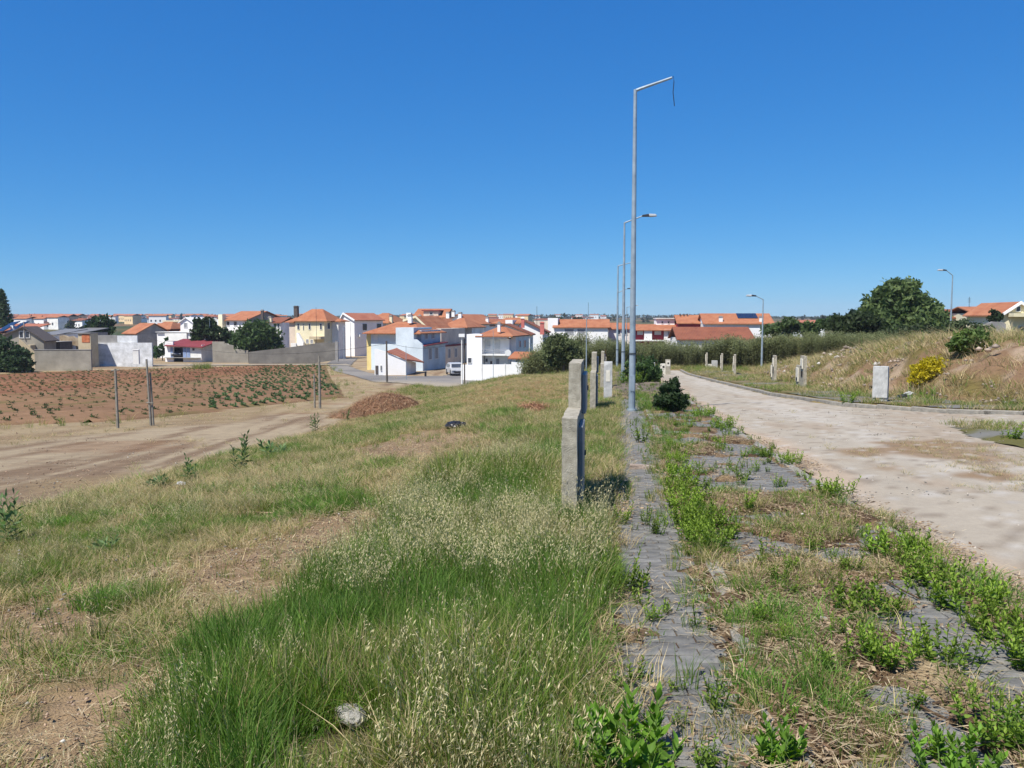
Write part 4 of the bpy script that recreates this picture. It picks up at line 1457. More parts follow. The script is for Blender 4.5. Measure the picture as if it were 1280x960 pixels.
tree(x, Y, 6, lobes_px(Y, x, gz(x, Y), [(1070, 392, 9, 6), (1064, 396, 8, 4)]), 900, .3, (.012, .03, .02), (.04, .07, .035), 703, 'distant flat-topped pine peeping out left of the big tree')
Y = 70; x, _, _ = W(1150, 425, Y); z = gz(x, Y)
tree(x, Y, 4, lobes_px(Y, x, z, [(1150, 420, 34, 14), (1118, 422, 22, 12), (1180, 424, 22, 12)]), 4500, .18, (.035, .06, .022), (.12, .15, .07), 704, 'grey-green scrubby tree in front of the big dark tree', z=z, trunk=.12)
Y = 66; x, _, _ = W(1215, 420, Y); z = gz(x, Y)
tree(x, Y, 3, lobes_px(Y, x, z, [(1205, 412, 20, 12), (1228, 417, 18, 10), (1190, 418, 16, 10)]), 3600, .16, (.05, .075, .03), (.13, .16, .07), 705, 'olive green scrub tree behind the lamp on the bank', z=z, trunk=.1)
Y = 88; x, _, _ = W(1244, 400, Y); z = gz(x, Y)
tree(x, Y, 3, lobes_px(Y, x, z, [(1244, 395, 9, 7)]), 900, .2, DG1, (.04, .07, .025), 706, 'small round dark tree in front of the white gabled house')
Y = 92; x, _, _ = W(985, 418, Y)
tree(x, Y, 5, lobes_px(Y, x, gz(x, Y), [(985, 408, 16, 11), (1008, 412, 18, 9), (965, 412, 14, 8)]), 2600, .26, MG1, (.09, .13, .04), 707, 'dark tree rising above the reeds right of the orange roofs')
Y = 105; x, _, _ = W(1045, 405, Y)
tree(x, Y, 4, lobes_px(Y, x, gz(x, Y), [(1048, 402, 16, 7), (1030, 405, 10, 5)]), 1800, .28, (.02, .05, .012), (.07, .13, .03), 708, 'green tree between the reeds and the far orange roofs on the right')
# village side
Y = 66; x, _, _ = W(705, 462, Y); z = gz(x, Y)
tree(x, Y, 3.4, lobes_px(Y, x, z, [(698, 432, 20, 15), (690, 444, 13, 16), (712, 440, 15, 16)]), 11000, .12, (.07, .095, .04), (.20, .235, .10), 709, 'rounded olive green tree beside the last white village shed', z=z, trunk=.14)
for i, (Y, fx, L, n, sz, c1, c2, lb, tr) in enumerate([
    (176, 127, [(127, 405, 17, 11), (120, 410, 12, 9), (136, 411, 9, 8)], 2200, .42, (.018, .045, .012), (.06, .12, .03), 'round bright green tree behind the weathered white wall', .3),
    (146, 262, [(255, 410, 17, 12), (270, 418, 20, 11), (246, 424, 9, 9), (285, 420, 12, 9), (255, 402, 12, 6)], 3600, .36, DG1, (.05, .09, .025), 'dark tree behind the concrete garden wall right of the garage', .25),
    (141, 320, [(320, 422, 32, 20), (305, 428, 20, 14), (338, 428, 18, 15), (322, 412, 22, 10)], 6500, .34, DG1, (.055, .095, .026), 'large round dark green tree overhanging the concrete wall', .35),
    (147, 203, [(200, 436, 8, 9), (209, 432, 5, 10), (196, 441, 8, 5)], 900, .3, (.02, .05, .02), (.06, .11, .04), 'dark shrubby tree at the left end of the garage', .1),
    (108, 8, [(5, 440, 22, 16), (-8, 432, 20, 16), (22, 447, 16, 14), (2, 456, 20, 9)], 4200, .28, (.016, .035, .014), (.05, .085, .03), 'dark leafy tree at the left edge below the solar panels', .2),
    (106, 30, [(28, 447, 14, 12), (15, 454, 16, 10), (36, 457, 7, 8), (26, 460, 12, 6)], 2200, .24, (.022, .05, .02), (.07, .115, .045), 'brighter bush tree in front of the grey gabled house', .12)]):
    x, _, _ = W(fx, 440, Y)
    tree(x, Y, 4, lobes_px(Y, x, gz(x, Y), L), n, sz, c1, c2, 720 + i, lb, trunk=tr)
# star-branched conifer at the left edge
Y = 165; x, _, _ = W(5, 420, Y); z = gz(x, Y)
root = empty('conifer_tree', (x, Y, z)); tag(root, 'tall dark conifer with tiered branches cut by the left edge', 'tree')
k = Y / F
zt = W(5, 362, Y)[2] - z
MB().tube([(0, 0, -.3), (0, 0, zt * .5), (0, 0, zt)], [.3, .2, .04], 7).obj('trunk', BARK, root)
rng = np.random.default_rng(9)
P = []
for j in range(13):
    t = j / 12
    zz = zt * (.35 + .62 * t)
    R = (13 * (1 - t) ** .8 + 1.2) * k
    for b in range(10):
        a = b * .628 + j * .3
        m = 34
        s = rng.uniform(.1, 1, m)
        P.append(np.stack([math.cos(a) * R * s, math.sin(a) * R * s, zz + R * .25 * s ** 2 + rng.normal(0, .12, m)], 1) + rng.normal(0, .1, (m, 3)))
P = np.concatenate(P)
t = rng.uniform(0, 1, len(P))[:, None]
V, Fc, Cc = quads_cloud(rng, P, rng.uniform(.15, .35, len(P)), np.array(DG1) * (1 - t) + np.array((.035, .06, .03)) * t)
link('crown', mesh_np('crown', V, Fc, leaf_mat('leaf'), Cc), root)

# reeds: a dense cane brake right across the end of the road
def cane(seed):
    rng = np.random.default_rng(seed)
    a = blades(rng, 16, .5, (2.3, 3.6), .03, (.03, .12), (.12, .10, .05), (.20, .19, .09), seg=2)
    x0, y0, lx, ly, hh, ln = a[3]
    P, D = [], []
    for i in range(16):
        for t in np.linspace(.22, 1, 17):
            P.append((x0[i] + lx[i] * t * t + rng.normal(0, .05), y0[i] + ly[i] * t * t + rng.normal(0, .05), hh[i] * t))
            an = rng.uniform(0, 6.28)
            D.append((math.cos(an), math.sin(an), rng.uniform(.2, 1.5)))
    P, D = np.array(P), np.array(D)
    n = len(P)
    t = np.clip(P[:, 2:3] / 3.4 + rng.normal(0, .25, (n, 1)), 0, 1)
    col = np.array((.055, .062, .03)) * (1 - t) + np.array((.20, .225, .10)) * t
    L = rng.uniform(.35, .6, n)
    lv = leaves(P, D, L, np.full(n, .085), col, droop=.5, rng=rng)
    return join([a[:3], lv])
CN = variants('cane_clumps', [MK('cane_clump', cane(800 + i)) for i in range(5)])
rng = np.random.default_rng(31)
RX, RY, RS = [], [], []
front = [(1.2, 70), (5, 68), (9, 66.5), (13, 66), (17, 63), (20, 58), (23, 54), (28, 54), (34, 60)]
for (ax, ay), (bx, by) in zip(front[:-1], front[1:]):
    L = math.hypot(bx - ax, by - ay)
    for q in range(int(L * 18)):
        t = rng.uniform()
        dpt = rng.uniform() ** 1.3 * 7
        RX.append(ax + (bx - ax) * t + rng.normal(0, .2)); RY.append(ay + (by - ay) * t + dpt + rng.normal(0, .2)); RS.append(rng.uniform(.7, 1.05))
RX, RY, RS = np.array(RX), np.array(RY), np.array(RS)
tgt = np.interp(RX / RY * F + 640, [655, 675, 690, 720, 760, 850, 880, 925, 945, 985, 1010, 1060, 1100, 1180, 1300], [446, 430, 418, 418, 424, 427, 424, 420, 416, 420, 412, 414, 414, 420, 424])
topz = EYE - (tgt - 398) / F * RY
hh = np.clip(topz - Hm(RX, RY), .8, 6) / 3.3
RS = hh * (.72 + .34 * vn(RX, RY, 1.6, 5)) * rng.uniform(.92, 1.05, len(RX))
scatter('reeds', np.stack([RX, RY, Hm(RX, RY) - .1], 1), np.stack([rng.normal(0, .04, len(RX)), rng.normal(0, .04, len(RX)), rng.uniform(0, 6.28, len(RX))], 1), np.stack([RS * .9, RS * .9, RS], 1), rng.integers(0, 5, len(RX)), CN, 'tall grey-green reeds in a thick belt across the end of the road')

# ---- crops: cabbages and young plants in rows
CAB = [MK('cabbage_plant', lance(460 + i, stems=5, h=(.12, .3), nl=8, L=(.22, .34), wr=.55, r=.12, c1=(.055, .11, .04), c2=(.13, .21, .09), spread=1.1)) for i in range(3)]
SEED = [MK('seedling', lance(470 + i, stems=4, h=(.06, .16), nl=6, L=(.12, .2), wr=.5, r=.09, c1=(.04, .07, .025), c2=(.09, .13, .05), spread=1.1)) for i in range(3)]
PLOT = GP([(258, 522), (265, 495), (300, 474), (330, 461), (392, 454), (418, 466), (446, 492), (436, 501), (330, 512)])
ca_, sa_ = math.cos(ROWA), math.sin(ROWA)
cab, sed = [], []
rr = random.Random(5)
for j in range(-140, 140):
    for i in range(-60, 240):
        u = i * .85 + rr.gauss(0, .12)
        v = (j + .25) * .95 + rr.gauss(0, .06)
        x, y = u * ca_ - v * sa_, u * sa_ + v * ca_
        if y < 25 or y > 130 or abs(x / y) > .66: continue
        (cab if True else 0).append((x, y, j, i))
pa = np.array(cab)
dF = sdf(FIELD, pa[:, 0], pa[:, 1])
dP = sdf(PLOT, pa[:, 0], pa[:, 1])
cabs = pa[(dF > .8) & (dP > 0) & (np.array([rr.random() for _ in pa]) < .85) & (pa[:, 2] % 2 == 0)]
seeds = pa[(dF > .8) & (dP <= 0) & (pa[:, 2] % 2 == 0) & (np.array([rr.random() for _ in pa]) < .8)]
cabs = cabs[np.argsort(cabs[:, 1])]
seeds = seeds[np.argsort(seeds[:, 1])]
for k, (x, y, _, _) in enumerate(cabs[:290]):
    o = link('cabbage_plant', CAB[k % 3], loc=(x, y, gz(x, y) + .05), rot=(0, 0, rr.uniform(0, 6.28)), scale=rr.uniform(.4, .75))
    tag(o, 'green cabbage plant in the planted rows at the right end of the field', 'cabbage', 'cabbages in rows')
for k, (x, y, _, _) in enumerate(seeds[:290]):
    o = link('seedling', SEED[k % 3], loc=(x, y, gz(x, y) + .05), rot=(0, 0, rr.uniform(0, 6.28)), scale=rr.uniform(.5, 1.0))
    tag(o, 'small dark seedling in the rows of the red-brown field', 'seedling', 'seedlings in rows')
def rest(name, arr, meshes, label, s):
    if not len(arr): return
    rg = np.random.default_rng(3)
    n = len(arr)
    x, y = arr[:, 0], arr[:, 1]
    sc = rg.uniform(s[0], s[1], n)
    scatter(name, np.stack([x, y, Hm(x, y) + .05], 1), np.stack([0 * x, 0 * x, rg.uniform(0, 6.28, n)], 1), np.stack([sc] * 3, 1), rg.integers(0, 3, n), variants(name + '_set', meshes), label)
rest('cabbages', cabs[290:], CAB, 'farther cabbages of the planted rows', (.5, .85))
rest('seedlings', seeds[290:], SEED, 'farther seedlings of the red-brown field', (.6, 1.1))
# ------------------------------------------------------------------ street lamps
GALV = M('galvanised_steel', S(160, 178, 192, 1.5), S(190, 206, 216, 1.5), scale=3, rough=.5, bump=.05, metal=.2, spec=.5)
GALVD = M('dark_joint', (.05, .06, .07), bump=0)
LAMPW = M('lamp_shell', S(226, 230, 232), rough=.4, bump=0)
LAMPK = M('lamp_dark', (.03, .03, .035), rough=.4, bump=0)
CABLE = M('cable_black', (.02, .02, .02), bump=0)
def lamp(px, Y, ptop, arm, label, base_r=.095, top_r=.045, head=True, dangle=False, pbase=None, double=None):
    x = (px - 640) / F * Y
    zt = W(px, ptop, Y)[2]
    zb = gz(x, Y) if pbase is None else W(px, pbase, Y)[2]
    root = empty('street_lamp', (x, Y, zb))
    tag(root, label, 'street lamp')
    h = zt - zb
    MB().tube([(0, 0, -.3), (0, 0, h * .33), (0, 0, h)], [base_r, base_r * .8, top_r], 12).obj('pole', GALV, root)
    if base_r > .085:
        MB().tube([(0, 0, .0), (0, 0, .05)], [base_r * 1.5, base_r * 1.5], 12).obj('base_collar', GALV, root)
        MB().tube([(0, 0, 1.42), (0, 0, 1.46)], [base_r * 1.03, base_r * 1.03], 12).obj('joint_ring', GALVD, root)
        MB().box(-.05, .05, -base_r - .004, -base_r + .03, .5, .9).obj('access_door', GALV, root)
    for (ax, ay) in ([arm] + ([double] if double else [])):
        p = W(ax, ay, Y)
        ex, ez = p[0] - x, p[2] - zb
        MB().tube([(0, 0, h - .03), (ex * .12, 0, h - .03 + (ez - h) * .16), (ex, 0, ez)], [top_r * .95, top_r * .9, top_r * .7], 8).obj('arm', GALV, root)
        if head:
            s = 1 if ex > 0 else -1
            hd = MB().add([(ex - s * .02, -.07, ez - .04), (ex - s * .02, .07, ez - .04), (ex + s * .35, .12, ez - .03), (ex + s * .35, -.12, ez - .03), (ex - s * .02, -.06, ez + .05), (ex - s * .02, .06, ez + .05), (ex + s * .3, .09, ez + .10), (ex + s * .3, -.09, ez + .10)],
                          [(0, 1, 2, 3), (4, 5, 6, 7), (0, 1, 5, 4), (1, 2, 6, 5), (2, 3, 7, 6), (3, 0, 4, 7)]).obj('lamp_head', LAMPK, root, bevel=.02)
            MB().add([(ex + s * .34, .13, ez - .05), (ex + s * .34, -.13, ez - .05), (ex + s * .72, -.1, ez - .02), (ex + s * .72, .1, ez - .02), (ex + s * .30, .12, ez + .10), (ex + s * .30, -.12, ez + .10), (ex + s * .66, -.09, ez + .09), (ex + s * .66, .09, ez + .09)],
                     [(0, 1, 2, 3), (4, 5, 6, 7), (0, 1, 5, 4), (1, 2, 6, 5), (2, 3, 7, 6), (3, 0, 4, 7)]).obj('lens', LAMPW, root, bevel=.03)
        if dangle:
            pts = [(ex - .02, 0, ez + .0), (ex + .03, .0, ez + .03), (ex + .05, 0, ez - .1), (ex + .03, 0, ez - .35), (ex + .07, 0, ez - .68)]
            MB().tube(pts, .010, 5).obj('cable', CABLE, root)
    return root
lamp(790.5, 21, 112, (840, 97), 'nearest street lamp, its bent arm bare with a cable hanging from the tip', dangle=True, head=False, top_r=.042, base_r=.088)
lamp(779, 42, 278, (803, 270), 'second street lamp of the left row, with its lamp head on', base_r=.1, top_r=.04)
lamp(771.5, 65, 332, (790, 328), 'third street lamp of the left row, thin pole just left of the second', base_r=.1, top_r=.045, head=False)
lamp(771, 95, 366, (784, 361), 'fourth street lamp of the left row, beyond the reeds, white head right of the poles', base_r=.1, top_r=.05)
lamp(783, 150, 384, (793, 382), 'farthest street lamp of the left row, a tiny head beyond the reeds', base_r=.1, top_r=.06)
lamp(952.5, 60, 374, (945, 370), 'street lamp on the far side of the road in front of the reeds', base_r=.08, top_r=.035, pbase=456)
lamp(1187, 68, 344, (1183, 338), 'street lamp on top of the bank right of the big tree', base_r=.08, top_r=.04, pbase=420)
lamp(733, 60, 397, (729, 394), 'thin double-armed lamp before the reeds left of the lamp row', base_r=.05, top_r=.025, pbase=468, double=(738, 395), head=False)

# ------------------------------------------------------------------ concrete meter cabinets
CONC = M('cabinet_concrete', S(176, 168, 148, 1.5), S(212, 204, 184, 1.5), scale=14, bump=.5, bscale=110, rough=.95, detail=9)
CONCW = M('cabinet_white', S(196, 196, 192, 1.4), S(222, 222, 218, 1.4), scale=5, bump=.2, bscale=80)
DOORM = M('cabinet_door', S(150, 152, 154, 1.4), S(172, 174, 176, 1.4), scale=3, rough=.5, bump=.05)
DOORW = M('cabinet_panel', S(222, 216, 198, 1.2), S(240, 234, 218, 1.2), scale=4, bump=.2)
HOLE = M('dark_hole', (.02, .018, .016), bump=0)
def pitted(mb, name, mat, parent, seed=0):
    """rough cast concrete: pits and bumps are real"""
    bm = bmesh.new()
    me0 = mb.mesh(name, mat)
    bm.from_mesh(me0)
    bmesh.ops.subdivide_edges(bm, edges=[e for e in bm.edges if e.calc_length() > .3], cuts=9, use_grid_fill=True)
    r = random.Random(seed)
    bm.normal_update()
    for v in bm.verts:
        v.co += Vector((r.gauss(0, .0018), r.gauss(0, .0018), r.gauss(0, .0018)))
        nf = [f.normal for f in v.link_faces]
        if nf and min(nf[0].dot(q) for q in nf) < .5:       # worn, chipped arrises
            v.co -= v.normal * abs(r.gauss(0, .004)) * (3 if r.random() < .12 else 1)
    me = bpy.data.meshes.new(name)
    bm.to_mesh(me); bm.free()
    me.materials.append(mat)
    return link(name, me, parent)
def cabinet(x, y, z, rz, label, side=1, hi=1.42, lo=.98, tallfirst=False, L1=.94, L2=.9, T=.128, doors=True, near=False, whites=False, seed=0, mat=None):
    """a low and a tall block side by side; doors on the +x (side=1) or -x face"""
    mat = mat or CONC
    root = empty('meter_cabinet', (x, y, z), rz)
    tag(root, label, 'meter cabinet', 'concrete meter cabinets')
    a, b = ((0, L2), (L2 + .002, L2 + L1)) if tallfirst else ((L1, L1 + L2), (0, L1 - .002))
    pitted(MB().box(-T if side > 0 else 0, 0 if side > 0 else T, a[0], a[1], -.25, hi), 'tall_block', mat, root, seed)
    pitted(MB().box((-T if side > 0 else 0) - (.012 if side > 0 else -.0), 0 if side > 0 else T + .012, b[0], b[1], -.25, lo), 'low_block', mat, root, seed + 1)
    if doors:
        s = side
        for (p, q, z0, z1, nm) in ((a[0] + .12, a[1] - .2, hi - .52, hi - .12, 'door'), (b[0] + .2, b[1] - .12, .18, lo - .1, 'door')):
            x0, x1 = (0.002, .042) if s > 0 else (-.042, -.002)
            o = MB().box(x0, x1, p, q, z0, z1).obj('door', DOORW if whites else DOORM, root, bevel=.006)
            if whites:
                hx0, hx1 = (.044, .05) if s > 0 else (-.05, -.044)
                MB().box(hx0, hx1, p + .12, q - .12, z0 - .0 if nm == 'x' else z0 + .03, z0 + (z1 - z0) * .3).obj('opening', HOLE, o)
            else:
                hx0, hx1 = (.0425, .055)
                MB().box(hx0, hx1, q - .08, q - .05, (z0 + z1) / 2, (z0 + z1) / 2 + .05).obj('handle', GALVD, o)
        if whites:
            x0, x1 = (.003, .02) if s > 0 else (-.02, -.003)
            MB().box(x0, x1, a[0] + .2, a[1] - .28, hi - .85, hi - .62).obj('opening', HOLE, root)
    return root
rowa = -math.atan(.118)
cabinet(.580, 7.4, gz(.6, 7.8), rowa, 'nearest stepped concrete cabinet, low block in front, in the tall oats', seed=1)
cabinet(2.06, 20.6, gz(2, 20.6), rowa, 'second stepped concrete cabinet of the left row, blue-grey doors in its shade', seed=3)
cabinet(3.62, 33, gz(3.6, 33), rowa, 'third stepped concrete cabinet of the left row, behind the white pillar', seed=5)
# white pillar with reinforcement rods behind it
wp = empty('meter_cabinet', (2.98, 26, gz(2.98, 26)), rowa)
tag(wp, 'narrow white pillar cabinet on the footway beside the lamp row', 'meter cabinet')
pitted(MB().box(-.13, .13, 0, .3, -.2, 1.16), 'body', CONCW, wp, 8)
MB().box(-.06, .06, -.012, -.001, .55, .9).obj('panel', DOORW, wp)
rd = empty('concrete_post', (4.35, 39.5, gz(4.3, 39.5)), rowa)
tag(rd, 'thin concrete post topped with bare reinforcement rods behind the third cabinet', 'post')
MB().box(-.09, .09, 0, .2, -.2, 1.2).obj('post', CONC, rd)
for k in range(4):
    MB().tube([(-.06 + .12 * (k % 2), .05 + .1 * (k // 2), 1.2), (-.06 + .12 * (k % 2), .05 + .1 * (k // 2), 1.2 + .22 + .05 * k)], .012, 5).obj('rod', M('rust', (.12, .06, .035)), rd)
# the row beyond the road
for i, (px, py, lb, sc) in enumerate([(1004, 485, 'tall stepped concrete cabinet beyond the road, nearest the bank', 1.0),
                                  (967, 478, 'stepped concrete cabinet beyond the road, left of the nearest one', .98),
                                  (917, 469, 'stepped grey cabinet beyond the road, middle one of the far row', .95),
                                  (901, 465, 'stepped grey cabinet beyond the road, next to the low white boxes', .95),
                                  (882, 462, 'farthest stepped cabinet beyond the road, beside the reeds', .95)]):
    x, y = G(px, py)
    dx = {0: .02, 1: .1, 2: .12, 3: .12, 4: .12}[i]
    cabinet(x, y, gz(x, y), -math.atan(dx) - .12, lb, side=-1, tallfirst=True, hi=1.28 * sc, lo=.85 * sc, L1=.8, L2=.75, whites=True, seed=20 + i)
bx, by = G(1108, 504)
bk = empty('utility_box', (bx - .2, by, gz(bx, by)), -.5)
tag(bk, 'chunky white rendered block with a broken foot beyond the road', 'utility box')
pitted(MB().box(-.2, .2, 0, .42, .16, 1.05), 'body', CONCW, bk, 31)
pitted(MB().box(-.2, -.12, .0, .42, -.2, .158), 'foot', CONCW, bk, 32)
pitted(MB().box(-.02, .2, .0, .42, -.2, .158), 'foot', CONCW, bk, 33)
MB().box(-.19, .19, -.03, -.002, .16, .20).obj('ledge', CONCW, bk)
x, y = G(816, 468)
o = empty('utility_box', (x, y, gz(x, y)), 0); tag(o, 'small white pillar box where the footway ends, left of the stepped pair', 'utility box')
MB().box(-.13, .13, 0, .2, -.1, .72).obj('body', CONCW, o, bevel=.01)
MB().box(-.09, .09, -.01, -.001, .3, .62).obj('panel', DOORW, o)
x, y = G(832, 467)
o = empty('meter_cabinet', (x, y, gz(x, y)), 0); tag(o, 'small beige two-step cabinet facing the camera at the head of the road', 'meter cabinet')
MB().box(-.32, -.002, 0, .2, -.1, .62).obj('low_block', DOORW, o, bevel=.01)
MB().box(0, .3, -.01, .2, -.1, .88).obj('tall_block', CONC, o, bevel=.01)
MB().box(-.2, -.08, -.012, -.002, .36, .48).obj('opening', HOLE, o)
MB().box(.03, .27, -.03, -.012, .45, .82).obj('panel', DOORW, o)
MB().box(.1, .2, -.042, -.032, .6, .7).obj('opening', HOLE, o)
x, y = G(890, 461)
o = empty('utility_box', (x, y, gz(x, y)), 0); tag(o, 'low white twin box between two far stepped cabinets', 'utility box')
MB().box(-.25, .0, 0, .3, -.1, .34).obj('body', DOORW, o, bevel=.01)
MB().box(.02, .42, 0, .3, -.1, .62).obj('cover', CONCW, o, bevel=.01)
x, y = G(934, 456)
o = tag(MB().box(-.1, .1, 0, .2, -.1, .26).obj('utility_box', CONCW, None, bevel=.02), 'tiny white box standing in the grass before the reeds', 'utility box'); o.location = (x, y, gz(x, y))

# ------------------------------------------------------------------ posts of the field
POSTC = M('post_concrete', S(150, 144, 132, 1.5), S(178, 172, 158, 1.5), scale=5, bump=.6)
def post(px, pyb, pyt, label, parts, Y=None):
    x, y = G(px, pyb)
    z = gz(x, y)
    k = y / F
    h = W(px, pyt, y)[2] - z
    root = empty('field_post', (x, y, z)); tag(root, label, 'post')
    for (nm, pts, r) in parts(h, k):
        MB().tube(pts, r, 6).obj(nm, POSTC, root)
post(147.5, 535, 461, 'single concrete post with a small crosspiece at the edge of the field', lambda h, k: [('shaft', [(0, 0, -.3), (-.02, 0, h)], [.055, .042]), ('crosspiece', [(-.16, 0, h - .06), (.12, 0, h - .04)], .025)])
post(189, 532, 449, 'taller braced pair of concrete posts at the edge of the field', lambda h, k: [('shaft', [(0, 0, -.3), (-.09, 0, h)], [.048, .038]), ('brace', [(.09, .0, -.3), (-.02, .1, h * .8)], [.042, .034]), ('crosspiece', [(-.12, -.05, h * .35), (.13, -.05, h * .34)], .022)])
post(400, 511, 445, 'thin grey post at the right end of the cabbage rows', lambda h, k: [('shaft', [(0, 0, -.3), (.0, 0, h)], [.07, .05])])
post(393.5, 510, 468, 'shorter green-grey stake beside the thin post in the cabbages', lambda h, k: [('shaft', [(0, 0, -.3), (.0, 0, h)], [.05, .04])])

# ------------------------------------------------------------------ odds and ends lying about
def rock(name, px, py, s, mat, label, cat, seed, flat=.6, parts=None):
    x, y, z = at_ground(px, py)
    bm = bmesh.new()
    bmesh.ops.create_icosphere(bm, subdivisions=3, radius=1)
    rg = random.Random(seed)
    ax = [Vector((rg.gauss(0, 1), rg.gauss(0, 1), rg.gauss(0, 1))).normalized() for _ in range(9)]
    for v in bm.verts:
        d = v.co.normalized()
        r = 1.0
        for a in ax:
            t = d.dot(a)
            if t > .72: r *= 1 - (t - .72) * .9
        v.co = d * r * (1 + .04 * math.sin(9 * d.x + 7 * d.y))
        v.co.x *= s; v.co.y *= s * .8; v.co.z *= s * flat
    me = bpy.data.meshes.new(name); bm.to_mesh(me); bm.free(); me.materials.append(mat)
    o = link(name, me, loc=(x, y, z + s * flat * .35 + (.03 if s > .07 else 0)), rot=(0, 0, rg.uniform(0, 6)))
    return tag(o, label, cat)
ROCK = M('white_stone', S(196, 192, 180), S(226, 222, 210), scale=20, bump=1.0, bscale=60)
ROCK2 = M('grey_stone', S(160, 152, 138), S(196, 184, 164), scale=12, bump=.8)
rock('stone', 438, 908, .085, ROCK, 'pale angular stone lying alone in the green grass at the bottom', 'stone', 1)
rock('stone', 712, 700, .05, ROCK2, 'grey stone at the foot of the oats beside the footway', 'stone', 2, .5)
rock('stone', 1029, 783, .03, ROCK, 'small white stone on the parking strip left of the large weed clump', 'stone', 3)
rock('stone', 324, 672, .03, ROCK2, 'small stone on the bare brown patch of the slope', 'stone', 4)
rock('stone', 936, 698, .045, ROCK2, 'flat pale stone right of the broken kerb, nearer of two', 'stone', 5, .3)
rock('stone', 948, 686, .05, ROCK2, 'flat pale stone right of the broken kerb, farther of two', 'stone', 6, .3)
# crumpled bags
def bag(px, py, s, mat, label, seed, cat='plastic bag', name='plastic_bag'):
    x, y, z = at_ground(px, py)
    bm = bmesh.new()
    bmesh.ops.create_icosphere(bm, subdivisions=4, radius=1)
    for v in bm.verts:
        c = v.co
        n = float(fbm(np.array([c.x * 2 + seed]), np.array([c.y * 2 + c.z * 1.7]), .9, seed, 4)[0]) - .5
        m = 1 + n * 1.3
        v.co = Vector((c.x * s * m * 1.2, c.y * s * m, max(-.05, c.z) * s * .55 * m))
    me = bpy.data.meshes.new(name); bm.to_mesh(me); bm.free(); me.materials.append(mat)
    return tag(link(name, me, loc=(x, y, z + .05), rot=(0, 0, seed)), label, cat)
BLK = M('black_plastic', (.012, .012, .014), rough=.35, bump=.3, spec=.5)
WHT = M('white_plastic', S(235, 235, 232), rough=.5, bump=.3)
bag(569, 535, .17, BLK, 'crumpled black plastic bag lying on the mown slope', 3)
bag(1127, 499, .14, BLK, 'black bag lying against the bank right of the white block', 5)
bag(1137, 495, .16, WHT, 'torn white bag beside the black bag below the bank', 7)
bag(226, 609, .06, WHT, 'small white scrap caught in the weeds beside the dirt track', 9)
# lengths of wood and broken concrete
WOOD = M('dry_wood', S(170, 140, 108), S(214, 190, 150), scale=12, bump=.6)
TWIG = M('dark_twig', S(96, 76, 58), S(134, 110, 84), scale=20, bump=.6)
def stick(pts, r, mat, label, name='stick', cat='stick', lift=.025):
    P = []
    for (px, py) in pts:
        x, y, z = at_ground(px, py)
        P.append(Vector((x, y, z + lift)))
    o0 = P[0].copy()
    me = MB().tube([p - o0 for p in P], r, 6).mesh(name, mat)
    return tag(link(name, me, loc=o0), label, cat)
stick([(288, 645), (316, 644), (343, 645)], .013, WOOD, 'straight pale stick lying on the slope above the bare patch', lift=.03)
stick([(205, 836), (250, 822), (300, 812)], .004, WOOD, 'thin pale stalk lying over the bare soil at lower left')
stick([(1178, 872), (1215, 870), (1252, 877)], .006, WOOD, 'straight pale-topped twig across the sandy patch')
stick([(1166, 886), (1180, 884), (1196, 872), (1204, 868)], .007, TWIG, 'dark forked twig in the middle of the sandy patch')
stick([(1150, 888), (1163, 896), (1176, 902), (1190, 908), (1210, 905)], .007, TWIG, 'long bent dark root lying at the near side of the sandy patch')
stick([(1108, 730), (1128, 742), (1148, 752)], .006, TWIG, 'dark stick on bare grey paving near the road kerb')
stick([(1110, 905), (1128, 899), (1146, 901)], .006, TWIG, 'short dark twig left of the long bent root')
stick([(1232, 790), (1244, 800), (1256, 806)], .006, TWIG, 'dark twig lying against the road kerb near the right edge')
stick([(885, 645), (900, 645), (906, 650)], .008, TWIG, 'little dark hooked branch beside the leafy belt')
x, y, z = at_ground(803, 586)
o = tag(MB().box(-.17, .17, -.045, .045, -.02, .055).obj('kerb_fragment', M('pink_concrete', S(200, 178, 160), S(226, 206, 188), scale=9, bump=.7), None, bevel=.008, sub=1, rough=.003), 'broken pinkish length of kerb lying across the footway', 'kerb fragment')
o.location = (x, y, z); o.rotation_euler = (.05, .05, -.12)
# heap of pulled straw and a smaller brown one
def heap(px, py, rx, ry, h, label, seed, c1, c2, n):
    x, y = G(px, py)
    z = gz(x, y)
    root = empty('straw_heap', (x, y, z)); tag(root, label, 'straw heap')
    rg = np.random.default_rng(seed)
    g = 30
    U, Vv = np.meshgrid(np.linspace(-1, 1, g), np.linspace(-1, 1, g))
    R = np.hypot(U, Vv)
    Z = h * np.clip(1 - R ** 2, 0, 1) ** .8 * (.6 + .8 * fbm(U + seed, Vv, .6, seed)) - .05
    V = np.stack([U * rx, Vv * ry, Z], -1).reshape(-1, 3)
    i = (np.arange(g - 1)[:, None] * g + np.arange(g - 1)[None, :]).ravel()
    link('mound', mesh_np('mound', V, np.stack([i, i + 1, i + g + 1, i + g], 1), ground_mat('soil', 9, .8, .28, .03), np.tile(np.array(c1) * .8, (len(V), 1))), root)
    k = rg.integers(0, len(V), n)
    keep = R.ravel()[k] < 1
    k = k[keep]
    P = V[k] + rg.normal(0, .04, (len(k), 3))
    a = rg.uniform(0, 6.28, len(k))
    D = np.stack([np.cos(a), np.sin(a), rg.normal(0, .35, len(k))], 1)
    t = rg.uniform(0, 1, len(k))[:, None]
    L = rg.uniform(.15, .5, len(k))
    V2, F2, C2 = leaves(P, D, L, np.full(len(k), .022), np.array(c1) * (1 - t) + np.array(c2) * t, droop=.3)
    link('straw', mesh_np('straw', V2, F2, LEAF, C2), root)
